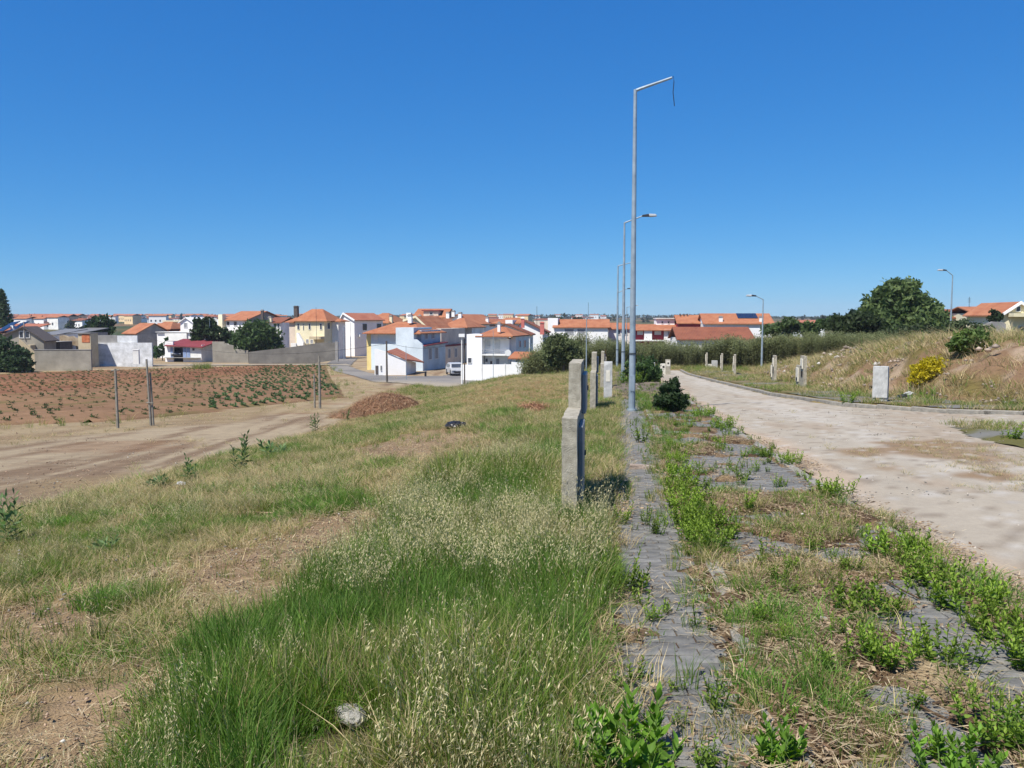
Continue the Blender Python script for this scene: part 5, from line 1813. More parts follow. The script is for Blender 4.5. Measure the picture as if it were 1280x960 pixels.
heap(483, 516, 1.75, 1.5, .85, 'brown heap of pulled dry weeds at the end of the grass slope', 1, (.22, .12, .07), (.50, .36, .22), 5200)
heap(440, 522, 1.0, .9, .35, 'low reddish spill of dry weeds left of the big brown heap', 2, (.26, .15, .09), (.48, .34, .2), 1400)
heap(667, 513, .55, .5, .22, 'small dark reddish heap of cut grass far up the slope', 4, (.20, .10, .06), (.44, .28, .16), 800)
# ------------------------------------------------------------------ the village, house by house
WHITE = M('render_white', S(232, 230, 224, 1.0), S(252, 252, 250, 1.0), scale=.5, bump=.05, var=.03)
OFFW = M('render_offwhite', S(222, 220, 214, 1.0), S(240, 238, 232, 1.0), scale=.5, bump=.05)
BLUEW = M('render_pale_blue', S(220, 234, 242, 1.25), S(230, 242, 248, 1.25), scale=.4, bump=.05)
BLUED = M('render_blue_shaded', S(178, 198, 212, 1.2), scale=.5, bump=.05)  # darker copy of the pale blue: shade of the right side put into the colour
YELW = M('render_cream', S(246, 234, 192, 1.2), S(252, 242, 208, 1.2), scale=.4, bump=.05)
YEL2 = M('render_yellow', S(240, 216, 140, 1.2), S(248, 226, 158, 1.2), scale=.4, bump=.05)
PEACH = M('render_peach', S(248, 214, 160, 1.2), S(252, 224, 178, 1.2), scale=.4, bump=.05)
TAUPE = M('render_taupe', S(214, 198, 180, 1.1), scale=.6, bump=.05)
GREYR = M('render_grey', S(150, 148, 146, 1.2), S(170, 167, 162, 1.2), scale=.7, bump=.1)
GREYW = M('wall_grey', S(150, 144, 132, 1.2), S(172, 166, 152, 1.2), scale=.5, bump=.15)
WEATH = M('wall_weathered', S(196, 198, 196, 1.1), S(240, 242, 244, 1.1), scale=.8, bump=.15)
BEIGE = M('render_beige', S(204, 186, 150, 1.2), S(216, 200, 168, 1.2), scale=.5, bump=.05)
MARO = M('render_maroon', S(150, 44, 60, 1.2), scale=.6, bump=.05)
PINKB = M('chimney_pink', S(206, 120, 110, 1.2), scale=2, bump=.1)
BRICK = M('brick_orange', S(196, 110, 70, 1.2), S(214, 134, 92, 1.2), scale=3, bump=.2)
DARKB = M('brick_dark', S(84, 78, 76, 1.2), S(108, 98, 92, 1.2), scale=4, bump=.2)
STUC = M('stone_ruin', S(150, 126, 96, 1.2), S(196, 178, 150, 1.2), scale=1.2, bump=.4)
GLASS = M('window_glass', (.03, .035, .045), (.06, .07, .09), rough=.15, bump=0, spec=.6, scale=.4)
SHUT = M('shutter_white', S(228, 228, 224, 1.2), bump=0, scale=2, var=.04)
FRAMEM = M('frame_grey', S(150, 152, 156, 1.2), bump=0)
SOLAR = M('solar_glass', (.015, .022, .05), rough=.2, bump=0, spec=.6)
CORR = M('sheet_metal', S(150, 150, 148, 1.9), S(170, 168, 166, 1.9), scale=.6, bump=.1, rough=.5)
DARKIN = M('dark_inside', (.015, .015, .018), bump=0)
BLUDO = M('door_blue', S(140, 160, 196, 1.2), bump=0)

def tile_mat(name, c1, c2):
    m = bpy.data.materials.new(name)
    m.use_nodes = True
    n = m.node_tree
    p = n.nodes['Principled BSDF']
    p.inputs['Roughness'].default_value = .85
    tc = n.nodes.new('ShaderNodeTexCoord')
    nz = n.nodes.new('ShaderNodeTexNoise'); nz.inputs['Scale'].default_value = .55; nz.inputs['Detail'].default_value = 8; nz.inputs['Roughness'].default_value = .8
    wv = n.nodes.new('ShaderNodeTexWave'); wv.inputs['Scale'].default_value = 1.3; wv.inputs['Distortion'].default_value = .6; wv.bands_direction = 'X'
    n.links.new(tc.outputs['Object'], nz.inputs['Vector'])
    n.links.new(tc.outputs['Object'], wv.inputs['Vector'])
    ad = n.nodes.new('ShaderNodeMath'); ad.operation = 'MULTIPLY_ADD'; ad.inputs[1].default_value = .16
    n.links.new(wv.outputs['Fac'], ad.inputs[0]); n.links.new(nz.outputs['Fac'], ad.inputs[2])
    r = n.nodes.new('ShaderNodeValToRGB')
    r.color_ramp.elements[0].position = .42; r.color_ramp.elements[0].color = (*c1, 1)
    r.color_ramp.elements[1].position = .75; r.color_ramp.elements[1].color = (*c2, 1)
    n.links.new(ad.outputs[0], r.inputs['Fac']); n.links.new(r.outputs['Color'], p.inputs['Base Color'])
    e2 = r.color_ramp.elements.new(.30); e2.color = (c1[0] * .55, c1[1] * .62, c1[2] * .7, 1)
    oi = n.nodes.new('ShaderNodeObjectInfo'); va = n.nodes.new('ShaderNodeVectorMath'); va.operation = 'ADD'
    sc = n.nodes.new('ShaderNodeVectorMath'); sc.operation = 'SCALE'; sc.inputs[3].default_value = .37
    n.links.new(oi.outputs['Location'], sc.inputs[0]); n.links.new(sc.outputs[0], va.inputs[0]); n.links.new(tc.outputs['Object'], va.inputs[1])
    n.links.new(va.outputs[0], nz.inputs['Vector'])
    b = n.nodes.new('ShaderNodeBump'); b.inputs['Strength'].default_value = .6; b.inputs['Distance'].default_value = .06
    n.links.new(wv.outputs['Fac'], b.inputs['Height']); n.links.new(b.outputs['Normal'], p.inputs['Normal'])
    return m
TILE = tile_mat('roof_tiles', S(192, 112, 70), S(230, 156, 110))
TILB = tile_mat('roof_tiles_brown', S(150, 84, 56), S(186, 112, 76))
TILM = tile_mat('roof_sheet_maroon', S(150, 52, 62), S(176, 78, 84))
TIL2 = tile_mat('roof_tiles_pale', S(196, 112, 80), S(226, 150, 116))

class Bld:
    """a building laid out from its photo pixels at distance Y, then turned about its foot"""
    def __init__(s, name, label, px, Y, yaw=0, cat='house', base=None, group=None):
        s.px, s.Y = px, Y
        x = (px - 640) / F * Y
        s.x0 = x
        s.z0 = (gz(x, Y) if base is None else base) - .4
        s.root = empty(name, (x, Y, s.z0), rad(yaw))
        tag(s.root, label, cat, group)
    def X(s, px): return (px - s.px) / F * s.Y
    def Z(s, py): return W(s.px, py, s.Y)[2] - s.z0
    def box(s, part, p0, p1, pt, pb, d0, d1, mat, parent=None):
        z0 = -.0 if pb is None else s.Z(pb)
        return MB().box(s.X(p0), s.X(p1), d0, d1, z0, s.Z(pt)).obj(part, mat, parent or s.root)
    def prism(s, part, pts, d0, d1, mat, parent=None):
        """outline in photo pixels, extruded back"""
        return MB().prism([(s.X(a), 0 if b is None else s.Z(b)) for a, b in pts], d0, d1).obj(part, mat, parent or s.root)
    def hip(s, p0, p1, pe, pr, d0, d1, mat, ov=.45, r0=.32, r1=.68, part='roof', th=.12):
        x0, x1, y0, y1 = s.X(p0) - ov, s.X(p1) + ov, d0 - ov, d1 + ov
        ze, zr = s.Z(pe), s.Z(pr)
        ym = (y0 + y1) / 2
        a, b = x0 + (x1 - x0) * r0, x0 + (x1 - x0) * r1
        V = [(x0, y0, ze), (x1, y0, ze), (x1, y1, ze), (x0, y1, ze), (a, ym, zr), (b, ym, zr)]
        V += [(x0, y0, ze - th), (x1, y0, ze - th), (x1, y1, ze - th), (x0, y1, ze - th)]
        return MB().add(V, [(0, 1, 5, 4), (1, 2, 5), (2, 3, 4, 5), (3, 0, 4), (0, 6, 7, 1), (1, 7, 8, 2), (2, 8, 9, 3), (3, 9, 6, 0), (6, 9, 8, 7)]).obj(part, mat, s.root)
    def gable_x(s, p0, p1, pe, pr, d0, d1, mat, ov=.4, part='roof', wallmat=None, th=.14):
        """ridge across the view"""
        x0, x1, y0, y1 = s.X(p0) - ov, s.X(p1) + ov, d0 - ov, d1 + ov
        ze, zr = s.Z(pe), s.Z(pr)
        ym = (y0 + y1) / 2
        V = []
        for x in (x0, x1):
            V += [(x, y0, ze), (x, ym, zr), (x, y1, ze), (x, y1, ze - th), (x, ym, zr - th), (x, y0, ze - th)]
        o = MB().add(V, [(0, 1, 7, 6), (1, 2, 8, 7), (2, 3, 9, 8), (3, 4, 10, 9), (4, 5, 11, 10), (5, 0, 6, 11), (0, 5, 4, 1), (1, 4, 3, 2), (6, 7, 10, 11), (7, 8, 9, 10)]).obj(part, mat, s.root)
        if wallmat:
            for x in (s.X(p0), s.X(p1)):
                e = .1 if x == s.X(p0) else -.1
                MB().add([(x, d0, ze - .1), (x, d1, ze - .1), (x, (d0 + d1) / 2, zr - .2), (x + e, d0, ze - .1), (x + e, d1, ze - .1), (x + e, (d0 + d1) / 2, zr - .2)], [(0, 1, 2), (5, 4, 3), (0, 3, 4, 1), (1, 4, 5, 2), (2, 5, 3, 0)]).obj('gable', wallmat, s.root)
        return o
    def gable_y(s, p0, p1, pe, pr, d0, d1, mat, wallmat, ov=.35, part='roof', pm=None, pe2=None, th=.14, edge=None):
        """gable faces the camera; pm is the ridge's pixel column"""
        pm = (p0 + p1) / 2 if pm is None else pm
        pe2 = pe if pe2 is None else pe2
        xa, xm, xb = s.X(p0), s.X(pm), s.X(p1)
        za, zr, zb = s.Z(pe), s.Z(pr), s.Z(pe2)
        MB().prism([(xa, 0), (xb, 0), (xb, zb - .1), (xm, zr - .1), (xa, za - .1)], d0, d1).obj('wall', wallmat, s.root)
        sa, sb = (zr - za) / (xm - xa + 1e-6), (zr - zb) / (xb - xm + 1e-6)
        xa2, xb2 = xa - ov, xb + ov
        za2, zb2 = za - ov * sa, zb - ov * sb
        def slope(x1, z1, nm):
            V = [(xm, d0 - ov, zr), (x1, d0 - ov, z1), (x1, d1 + ov, z1), (xm, d1 + ov, zr)]
            V += [(a, b, c - th) for a, b, c in V]
            return MB().add(V, [(0, 1, 2, 3), (4, 7, 6, 5), (0, 4, 5, 1), (1, 5, 6, 2), (2, 6, 7, 3), (3, 7, 4, 0)])
        q = slope(xa2, za2, 0)
        q2 = slope(xb2, zb2, 0)
        n = len(q.v); q.v += q2.v; q.f += [tuple(i + n for i in f) for f in q2.f]
        o = q.obj(part, mat, s.root)
        if edge:
            e = MB()
            for (x1, z1) in ((xa2, za2), (xb2, zb2)):
                V = [(xm, d0 - ov - .06, zr + .05), (x1, d0 - ov - .06, z1 + .05), (x1, d0 - ov + .12, z1 + .05), (xm, d0 - ov + .12, zr + .05)]
                V += [(a, b, c - .32) for a, b, c in V]
                e.add(V, [(0, 1, 2, 3), (4, 7, 6, 5), (0, 4, 5, 1), (1, 5, 6, 2), (2, 6, 7, 3), (3, 7, 4, 0)])
            e.obj('bargeboard', edge, o)
        return o
    def shed(s, p0, p1, pe0, pe1, d0, d1, ze1_off, mat, part='roof', ov=.3):
        """one slope: front eave runs pe0 (left) to pe1 (right), the back edge lies ze1_off metres higher"""
        x0, x1 = s.X(p0) - ov * .3, s.X(p1) + ov
        V = [(x0, d0 - ov, s.Z(pe0)), (x1, d0 - ov, s.Z(pe1)), (x1, d1, s.Z(pe1) + ze1_off), (x0, d1, s.Z(pe0) + ze1_off)]
        V += [(a, b, c - .12) for a, b, c in V]
        return MB().add(V, [(0, 1, 2, 3), (4, 7, 6, 5), (0, 4, 5, 1), (1, 5, 6, 2), (2, 6, 7, 3), (3, 7, 4, 0)]).obj(part, mat, s.root)
    def win(s, p0, p1, pt, pb, d=0, pane=GLASS, frame=SHUT, nm='window'):
        x0, x1, z0, z1 = s.X(p0), s.X(p1), s.Z(pb), s.Z(pt)
        t = min(.09, (x1 - x0) * .18)
        y0, y1 = d - .07, d - .004
        mb = MB().box(x0 - t, x1 + t, y0, y1, z1, z1 + t).box(x0 - t, x1 + t, y0 - .03, y1, z0 - t, z0).box(x0 - t, x0, y0, y1, z0 + .002, z1 - .002).box(x1, x1 + t, y0, y1, z0 + .002, z1 - .002)
        o = mb.obj(nm, frame, s.root)
        MB().box(x0, x1, d - .03, d - .005, z0, z1).obj('pane' if nm == 'window' else 'leaf', pane, o)
        return o
    def rwin(s, p, y0, y1, pt, pb, pane=GLASS, frame=SHUT, nm='window', side=1):
        """window in a side wall standing at pixel column p"""
        x, z0, z1 = s.X(p), s.Z(pb), s.Z(pt)
        a, b = (x + .004, x + .07) if side > 0 else (x - .07, x - .004)
        t = .07
        mb = MB().box(a, b, y0 - t, y1 + t, z1, z1 + t).box(a, b, y0 - t, y1 + t, z0 - t, z0).box(a, b, y0 - t, y0, z0 + .002, z1 - .002).box(a, b, y1, y1 + t, z0 + .002, z1 - .002)
        o = mb.obj(nm, frame, s.root)
        c, d = (x + .005, x + .03) if side > 0 else (x - .03, x - .005)
        MB().box(c, d, y0, y1, z0, z1).obj('pane' if nm == 'window' else 'leaf', pane, o)
    def chim(s, p0, p1, pt, pb, d, mat=WHITE, cap=GREYR, parent=None):
        w = s.X(p1) - s.X(p0)
        o = MB().box(s.X(p0), s.X(p1), d, d + w * .9, s.Z(pb), s.Z(pt) - .25).obj('chimney', mat, parent or s.root)
        MB().box(s.X(p0) - .08, s.X(p1) + .08, d - .08, d + w * .9 + .08, s.Z(pt) - .24, s.Z(pt) - .14).box(s.X(p0) + .05, s.X(p1) - .05, d + .05, d + w * .9 - .05, s.Z(pt) - .138, s.Z(pt)).obj('chimney_cap', cap, o)
        return o

# --- left end: behind the grey wall
b = Bld('house', 'grey gabled house with two dark windows and a beige outside stair at the far left', 30, 120, 6)
b.gable_y(6, 54, 419, 408, 0, 4, DARKB, GREYW, pm=31, pe2=424)
b.box('lower_wall', 22, 44, 431, 466, -1.6, -.002, BEIGE)
b.prism('stair_wall', [(32, 424), (34, 424), (50, 440), (50, 466), (44, 466), (32, 430)], -1.9, -1.61, BEIGE)
b.win(26, 30, 414.5, 422); b.win(33.4, 37.2, 414.5, 422)
b.box('downpipe', 31.2, 32.2, 402, 424, -.2, -.02, GREYR)
b = Bld('house', 'low white house with tilted blue solar panels at the left edge', 8, 132, -5)
b.box('wall', -20, 24, 416, None, 0, 8, WHITE)
r_o = b.shed(-20, 24, 416, 416, 0, 8, 1.4, TIL2)
for (p0, p1) in ((-1, 8), (14, 20.5)):
    o = b.shed(p0, p1, 415, 413, -.5, 3.2, 1.5, SOLAR, part='solar_panel')
b.box('chimney', 9, 12.5, 407, 417, 1.0, 1.6, WHITE)
for i, (px0, px1, t, Y, m, rm, lb) in enumerate([
        (45, 73, 414, 150, OFFW, CORR, 'plain grey flat-roofed building behind the grey wall'),
        (76, 104, 412, 165, GREYR, CORR, 'building with a grey sheet metal roof left of the round tree')]):
    b = Bld('building', lb, (px0 + px1) / 2, Y, -10, cat='building')
    b.box('wall', px0, px1, t + 4, None, 0, 8, m)
    b.shed(px0, px1, t + 4, t + 4, 0, 8, .9, rm)
b = Bld('shed', 'small white flat box building before the grey flat-roofed one', 60, 126, -6, cat='shed')
b.box('wall', 55.5, 63, 429.5, None, 0, 3, WHITE); b.box('wall', 63, 74, 427.5, None, .4, 3.4, DARKB); b.box('roof', 55, 74.6, 427, 427.4, -.2, 3.8, GREYR)
b.box('doorway', 67, 69.5, 432, 440, .36, .398, DARKIN)
b = Bld('ruined_wall', 'patchy ruined stone wall with pale plaster under the metal roof', 88, 130, 0, cat='ruin')
b.prism('wall', [(75, 466), (75, 420), (80, 419), (86, 421), (91, 420), (96, 423), (101, 422), (101, 466)], 0, .5, STUC)
b.box('plaster', 90, 95, 432, 441, -.03, -.002, WHITE)
b = Bld('shed', 'beige outbuilding with a square of bare orange brick', 106, 122, -3, cat='shed')
b.box('wall', 98, 114, 417, None, 0, 2, BEIGE)
b.box('brick_panel', 103, 113, 418, 428, -.05, -.003, BRICK)
b.box('roof', 97.5, 114.5, 416.2, 416.8, -.2, 2.2, GREYR)
b = Bld('garden_wall', 'long plain grey rendered wall along the far left edge of the field', 43, 112, 0, cat='wall')
b.box('wall', 43, 113.5, 437.5, 470, 0, .3, GREYW)
b.box('coping', 42.7, 113.8, 436.8, 437.4, -.05, .35, GREYR)
b = Bld('garden_wall', 'weathered whitewashed wall between the grey wall and the garage', 114, 125, 0, cat='wall')
b.box('wall', 114, 190, 428.5, 466, 0, .3, WEATH)
b.box('upper_wall', 118, 145.5, 419, 428.4, .3, .6, GREYR)
b.box('panel', 146, 171, 419.5, 428.2, .28, .5, WEATH)
b = Bld('cabinet', 'white metal cabinet standing before the weathered wall', 169, 118, 0, cat='cabinet')
b.box('body', 166, 173, 438, 455, 0, .4, OFFW); b.box('lid', 165.6, 173.4, 437, 437.8, -.05, .45, WHITE)

b = Bld('house', 'house with an orange tiled roof and a bare grey gable behind the weathered wall', 172, 165, -40)
b.box('wall', 138, 172, 417, None, 0, 7, GREYR)
b.gable_x(138, 172, 417, 404, 0, 7, TILE, wallmat=GREYR)
b = Bld('house', 'low house with two overlapping orange roofs right of the grey gable', 208, 190, -10)
b.box('wall', 186, 232, 414, None, 0, 8, BEIGE)
b.gable_x(186, 232, 414, 404, 0, 8, TIL2)
b.hip(198, 224, 411, 402, -3, 4, TILE)
b = Bld('building', 'long flat cream building just behind the orange roofs', 215, 215, 0, cat='building')
b.box('wall', 205, 229, 402.5, None, 0, 8, PEACH); b.box('roof', 204.5, 229.5, 400.5, 402.3, -.3, 8.3, YELW)
b = Bld('house', 'narrow white house with one square window left of the dark tree', 233, 175, -14)
b.gable_y(225.5, 243, 402, 396.5, 0, 7, WHITE, WHITE)
b.win(231, 235, 404, 409, pane=FRAMEM)
b = Bld('building', 'long low white flat-roofed building behind the garage', 217, 160, -8, cat='building')
b.box('wall', 195.5, 241, 416.5, None, 0, 6, WHITE); b.box('wall', 207, 236, 415.4, 426, -.3, -.01, OFFW)
b.box('roof', 195, 241.6, 414.8, 415.3, -.4, 6.3, OFFW)

b = Bld('garage', 'white open garage with a sloping maroon roof and a car inside', 229, 141, -12, cat='garage')
b.box('wall', 203.5, 215, 427, None, 0, .3, WHITE)
b.box('wall', 203.5, 204.5, 427, None, .3, 5, WHITE)
b.box('wall', 228.5, 254, 433, None, 0, .3, OFFW)
b.box('side_wall', 253, 254, 431, None, .3, 5, OFFW)
b.box('back_wall', 204.5, 253, 430, None, 4.7, 5, DARKIN)
b.box('lintel', 215, 228.5, 431.8, 434, 0, .28, OFFW)
b.shed(206, 256, 431.8, 433.6, -.3, 5, 1.0, TILM)
b.box('door', 211.5, 214.5, 434, 447.5, -.08, -.003, BLUDO); b.box('door', 229, 233.5, 434, 447.5, -.08, -.003, BLUDO); b.box('door', 234.5, 238.5, 434, 447.5, -.08, -.003, BLUDO)
b.win(242, 245, 435, 438)
b.box('floor', 205, 253, 446.8, 447.4, -.5, 4.6, GREYR)
def car(loc, rz, label, body, s=1.0):
    root = empty('parked_car', loc, rz); tag(root, label, 'car')
    prof = [(-2.0, .25), (-2.05, .6), (-1.95, .82), (-1.2, .92), (-.75, 1.38), (-.3, 1.46), (1.0, 1.46), (1.65, 1.3), (1.95, .95), (2.02, .6), (2.0, .25)]
    V = [(w * (.86 if z > 1.0 else 1), y, z) for w in (-.82, .82) for (y, z) in prof]
    n = len(prof)
    fs = [tuple(range(n)), tuple(range(2 * n - 1, n - 1, -1))] + [(k, n + k, n + (k + 1) % n, (k + 1) % n) for k in range(n)]
    MB().add(V, fs).obj('body', body, root, bevel=.04)
    ws = MB().add([(-.66, -1.2, .95), (.66, -1.2, .95), (.6, -.8, 1.33), (-.6, -.8, 1.33), (-.66, -1.17, .93), (.66, -1.17, .93)], [(0, 1, 2, 3)]).obj('windscreen', GLASS, root)
    ws.location = (0, -.035, .02)
    for sx in (-1, 1):
        MB().box(sx * .825 - .012, sx * .825 + .012, -.55, 1.3, .98, 1.3).obj('side_window', GLASS, root)
        MB().box(sx * .6 - .16, sx * .6 + .16, -2.1, -2.03, .62, .76).obj('headlight', SHUT, root)
        for yy in (-1.3, 1.3):
            o = MB().tube([(sx * .70, yy, .32), (sx * .86, yy, .32)], .32, 16).obj('wheel', DARKIN, root)
            MB().tube([(sx * .862, yy, .32), (sx * .875, yy, .32)], .2, 12).obj('rim', CORR, o)
    MB().box(-.5, .5, -2.10, -2.06, .35, .55).obj('grille', DARKIN, root)
    return root
CARW = M('car_white', S(230, 232, 236), rough=.25, bump=0, spec=.6, var=.03)
CARG = M('car_grey', S(120, 124, 134), rough=.3, bump=0, spec=.6, var=.03)
x, _, z = W(222, 446.6, 143); car((x, 143.4, z), .2, 'grey car parked in the shade of the open garage', CARG)

b = Bld('garden_wall', 'short bright white wall right of the garage', 256, 146, 0, cat='wall')
b.box('wall', 247.5, 265, 424.5, 452, 0, .3, WHITE)
b = Bld('garden_wall', 'stepped bare concrete wall below the dark trees', 288, 138, 0, cat='wall')
b.prism('wall', [(265.5, 456), (265.5, 427), (281, 427), (281, 429.5), (292, 432), (292, 436), (310, 438), (310, 456)], 0, .3, GREYW)
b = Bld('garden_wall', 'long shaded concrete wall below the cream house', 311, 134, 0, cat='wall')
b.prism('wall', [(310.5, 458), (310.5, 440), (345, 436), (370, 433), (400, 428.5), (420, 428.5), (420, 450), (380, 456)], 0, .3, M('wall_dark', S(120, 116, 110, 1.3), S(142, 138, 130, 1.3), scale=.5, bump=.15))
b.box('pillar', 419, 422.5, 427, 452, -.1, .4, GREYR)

b = Bld('house', 'wide house with an orange roof and a grey side gable above the dark trees', 300, 178, -28)
b.box('wall', 274, 312, 400, None, 0, 11, WHITE)
b.gable_x(274, 312, 400, 388.5, 0, 11, TILE, wallmat=GREYR, ov=.6)
b.box('side_render', 312, 312.3, 400, None, .05, 10.95, GREYR)
b.box('front_gable', 270, 277, 393, None, -1, .0, YELW)
b.win(279, 283, 402, 407); b.win(291, 296, 402, 407)
b = Bld('house', 'small house with a brown roof between two chimneys', 343, 170, -10)
b.box('wall', 335, 352, 403, None, 0, 8, OFFW); b.gable_x(335, 352, 403, 396.5, 0, 8, TILB)
b.chim(332, 335, 387, 400, -2, DARKB, GREYR); b.chim(337, 341.5, 395.5, 403, -.6, YELW)
b.win(343, 346, 404.5, 410); b.win(348, 350.5, 404.5, 410)

b = Bld('house', 'large cream house with an orange hipped roof and a tall dark chimney', 405, 152, -14)
b.box('wall', 366, 406, 401, None, 0, 6, YELW)
rf = b.hip(363, 408, 401, 386, 0, 6.2, TILE, r0=.36, r1=.66)
b.box('wing', 352, 365.8, 403, None, 1.5, 6, TAUPE)
b.hip(350, 366, 402.5, 397, 1.5, 6, TILE, part='wing_roof')
b.box('wing', 406.2, 415, 402, None, 3, 6, OFFW)
b.hip(404, 417, 401.5, 398.5, 3, 6.5, TILE, part='wing_roof', ov=.3)
b.chim(362.5, 367.5, 382, 398, .5, DARKB, DARKB, rf)
for p in (370.5, 377.5, 386, 401.5):
    b.win(p - (1.2 if p != 377.5 else .5), p + (1.2 if p != 377.5 else .5), 405, 411.5 if p != 377.5 else 412)
b.box('awning', 391, 406, 420.5, 424, -1.6, -.004, BEIGE)
b.win(381, 384, 424.5, 429, pane=FRAMEM); b.win(387, 390, 425, 429, pane=FRAMEM)
b.prism('stair_parapet', [(371, 416), (373, 416), (380, 428), (380, 432), (371, 432)], -.9, -.3, WHITE)
b.box('planter', 364, 371, 429, 436, -1.2, -.5, OFFW)
b.rwin(406, 1.2, 2.2, 404, 411); b.rwin(406, 2.9, 3.8, 404, 411)

b = Bld('house', 'tall white gabled house with a white roof edge left of the village street', 443, 168, -30)
b.gable_y(421, 443.5, 399, 391, 0, 9, TIL2, WHITE, edge=WHITE, pm=427)
b.box('cable_box', 443.8, 446, 418, 421, 1.2, 1.8, WHITE)
b.rwin(443.5, 2.5, 3.8, 405, 413); b.rwin(443.5, 7, 8.4, 405, 413)
b = Bld('house', 'house with an orange hipped roof half hidden behind the tall gabled one', 475, 178, -18)
b.box('wall', 452, 484, 403, None, 0, 9, OFFW); b.hip(451, 486, 403.5, 391, 0, 10, TILE, r0=.4, r1=.62)
b.chim(485.5, 489, 394, 404, 1, YELW)

# --- the blue corner house and its neighbours down the street
b = Bld('house', 'pale blue corner house with a yellow end and a stepped parapet', 524, 112, -16)
b.box('wall', 457, 497, 417, None, .3, 9, BLUEW)
b.box('yellow_end', 450, 456.9, 418, None, .5, 9, YEL2)
b.box('wall', 495, 519, 409.5, None, -.6, 6, BLUEW)
b.prism('parapet', [(519.1, None), (519.1, 424), (523, 424.5), (526, 427), (529.5, 429.5), (531, 432), (531, None)], -.6, -.25, BLUEW)
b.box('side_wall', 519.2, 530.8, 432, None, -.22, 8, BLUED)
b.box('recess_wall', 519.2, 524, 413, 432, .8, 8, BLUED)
rf = b.hip(453, 523, 416.5, 402.5, 0, 9, TILE, r0=.36, r1=.66, ov=.5)
b.box('eaves', 457, 494.8, 416.6, 418.2, -.05, .28, TAUPE)
b.shed(521, 532, 431.5, 431.5, 0, 8, .25, TILM, part='balcony_roof')
b.chim(497, 502, 392.5, 404, 3, WHITE, GREYR, rf)
b.win(461.5, 466, 419.5, 427, d=.3, pane=SHUT); b.win(484.5, 490, 419.5, 426, d=.3, pane=SHUT)
b.rwin(530.8, 1.5, 2.6, 436, 450, pane=FRAMEM); b.rwin(530.8, 3.8, 5.0, 436, 450, pane=FRAMEM)
b.rwin(524, 2, 3, 415, 424, pane=FRAMEM); b.rwin(524, 4.5, 5.5, 415, 424, pane=FRAMEM)
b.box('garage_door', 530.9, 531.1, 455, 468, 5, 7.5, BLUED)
b.win(466.5, 468.5, 449, 453, d=.3)
b = Bld('house', 'low white annex with a long orange lean-to roof in front of the blue house', 507.6, 100, 0)
def lw(px, py, d):
    p = W(px, py, 100 + d)
    return (p[0] - b.x0, d, p[2] - b.z0)
b.prism('wall', [(468, None), (468, 436.2), (470.5, 436.2), (484, 440.2), (497, 447), (507.6, 449.4), (507.6, None)], 0, .25, WHITE)
A_, B_, C_, D_ = lw(470.5, 435.7, -.15), lw(508.4, 448.8, -.15), lw(530, 452.2, 8), lw(496, 434.8, 8)
E_ = lw(484, 438.6, -.15)
qv = [E_, B_, C_, D_]
MB().add(qv + [(p[0], p[1], p[2] - .16) for p in qv], [(0, 1, 2, 3), (4, 7, 6, 5), (0, 4, 5, 1), (1, 5, 6, 2), (2, 6, 7, 3), (3, 7, 4, 0)]).obj('roof', TIL2, b.root)
s0, s1 = lw(507.6, 449.6, .26), lw(520, 453, 8)
MB().add([(s0[0] - .3, s0[1], 0), (s0[0], s0[1], 0), (s1[0], s1[1], 0), (s1[0] - .3, s1[1], 0), (s0[0] - .3, s0[1], s0[2]), s0, s1, (s1[0] - .3, s1[1], s1[2])],
         [(0, 3, 2, 1), (4, 5, 6, 7), (0, 1, 5, 4), (1, 2, 6, 5), (2, 3, 7, 6), (3, 0, 4, 7)]).obj('side_wall', OFFW, b.root)
b.box('door', 469, 472.5, 457, 468, -.05, -.003, DARKB)
b.win(475.5, 476.8, 457, 463)
b.rwin(507.65, 2.2, 3.4, 455, 464, pane=FRAMEM)
b = Bld('house', 'cream terraced house with stepped balcony walls next to the blue house', 543, 126, -16)
b.gable_y(505, 537, 399, 395, 0, 9, TILE, YELW, pm=519, pe2=411, edge=YELW)
b.box('wall', 524, 549, 411, None, 1, 12, TAUPE)
b.prism('balcony_wall', [(537, 432), (537, 417.5), (539, 417.5), (541, 423), (545, 427), (549, 429), (549, 432)], .2, .5, WHITE)
b.box('balcony_slab', 536, 555, 431.6, 433.6, .1, 9, TILM)
b.box('lower_wall', 536, 554.8, 433.8, None, .5, 9, TAUPE)
b.prism('yard_wall', [(549, 468), (549, 452), (558, 455), (558, 468)], -3.5, -3.2, WHITE)
b.rwin(554.8, 2, 3, 437, 448, pane=FRAMEM); b.rwin(554.8, 5, 6, 437, 448, pane=FRAMEM)
b.chim(515, 518, 393, 402, 2, YELW)
b = Bld('house', 'second cream terraced house with stepped balcony walls, further down the street', 566, 136, -16)
b.gable_y(528, 551, 402, 398, 0, 9, TILE, PEACH, pm=536, pe2=409, edge=PEACH)
b.box('wall', 546, 566, 411, None, 1, 12, TAUPE)
b.prism('balcony_wall', [(552, 431), (552, 416.5), (555, 416.5), (557, 422), (562, 427), (566, 429), (566, 431)], .2, .5, YELW)
b.box('balcony_slab', 551, 577, 430.6, 432.2, .1, 9, TILB)
b.box('lower_wall', 552, 577, 432.4, None, .5, 9, TAUPE)
b.box('yard_wall', 564, 571, 451, 466, -3.2, -2.9, PEACH)
b = Bld('house', 'cream house with an orange hipped roof above the middle of the street', 572, 140, -16)
b.box('wall', 553, 577, 411, None, 0, 9, TAUPE)
b.box('bay', 565, 574.5, 410.5, 426, -.9, -.002, YELW)
b.hip(551, 584, 409, 397.5, -.5, 9, TILE, r0=.42, r1=.56)
b.box('wing', 577.1, 586, 410, None, 2, 9, OFFW)
b.win(568.5, 570, 417, 421, d=-.9)
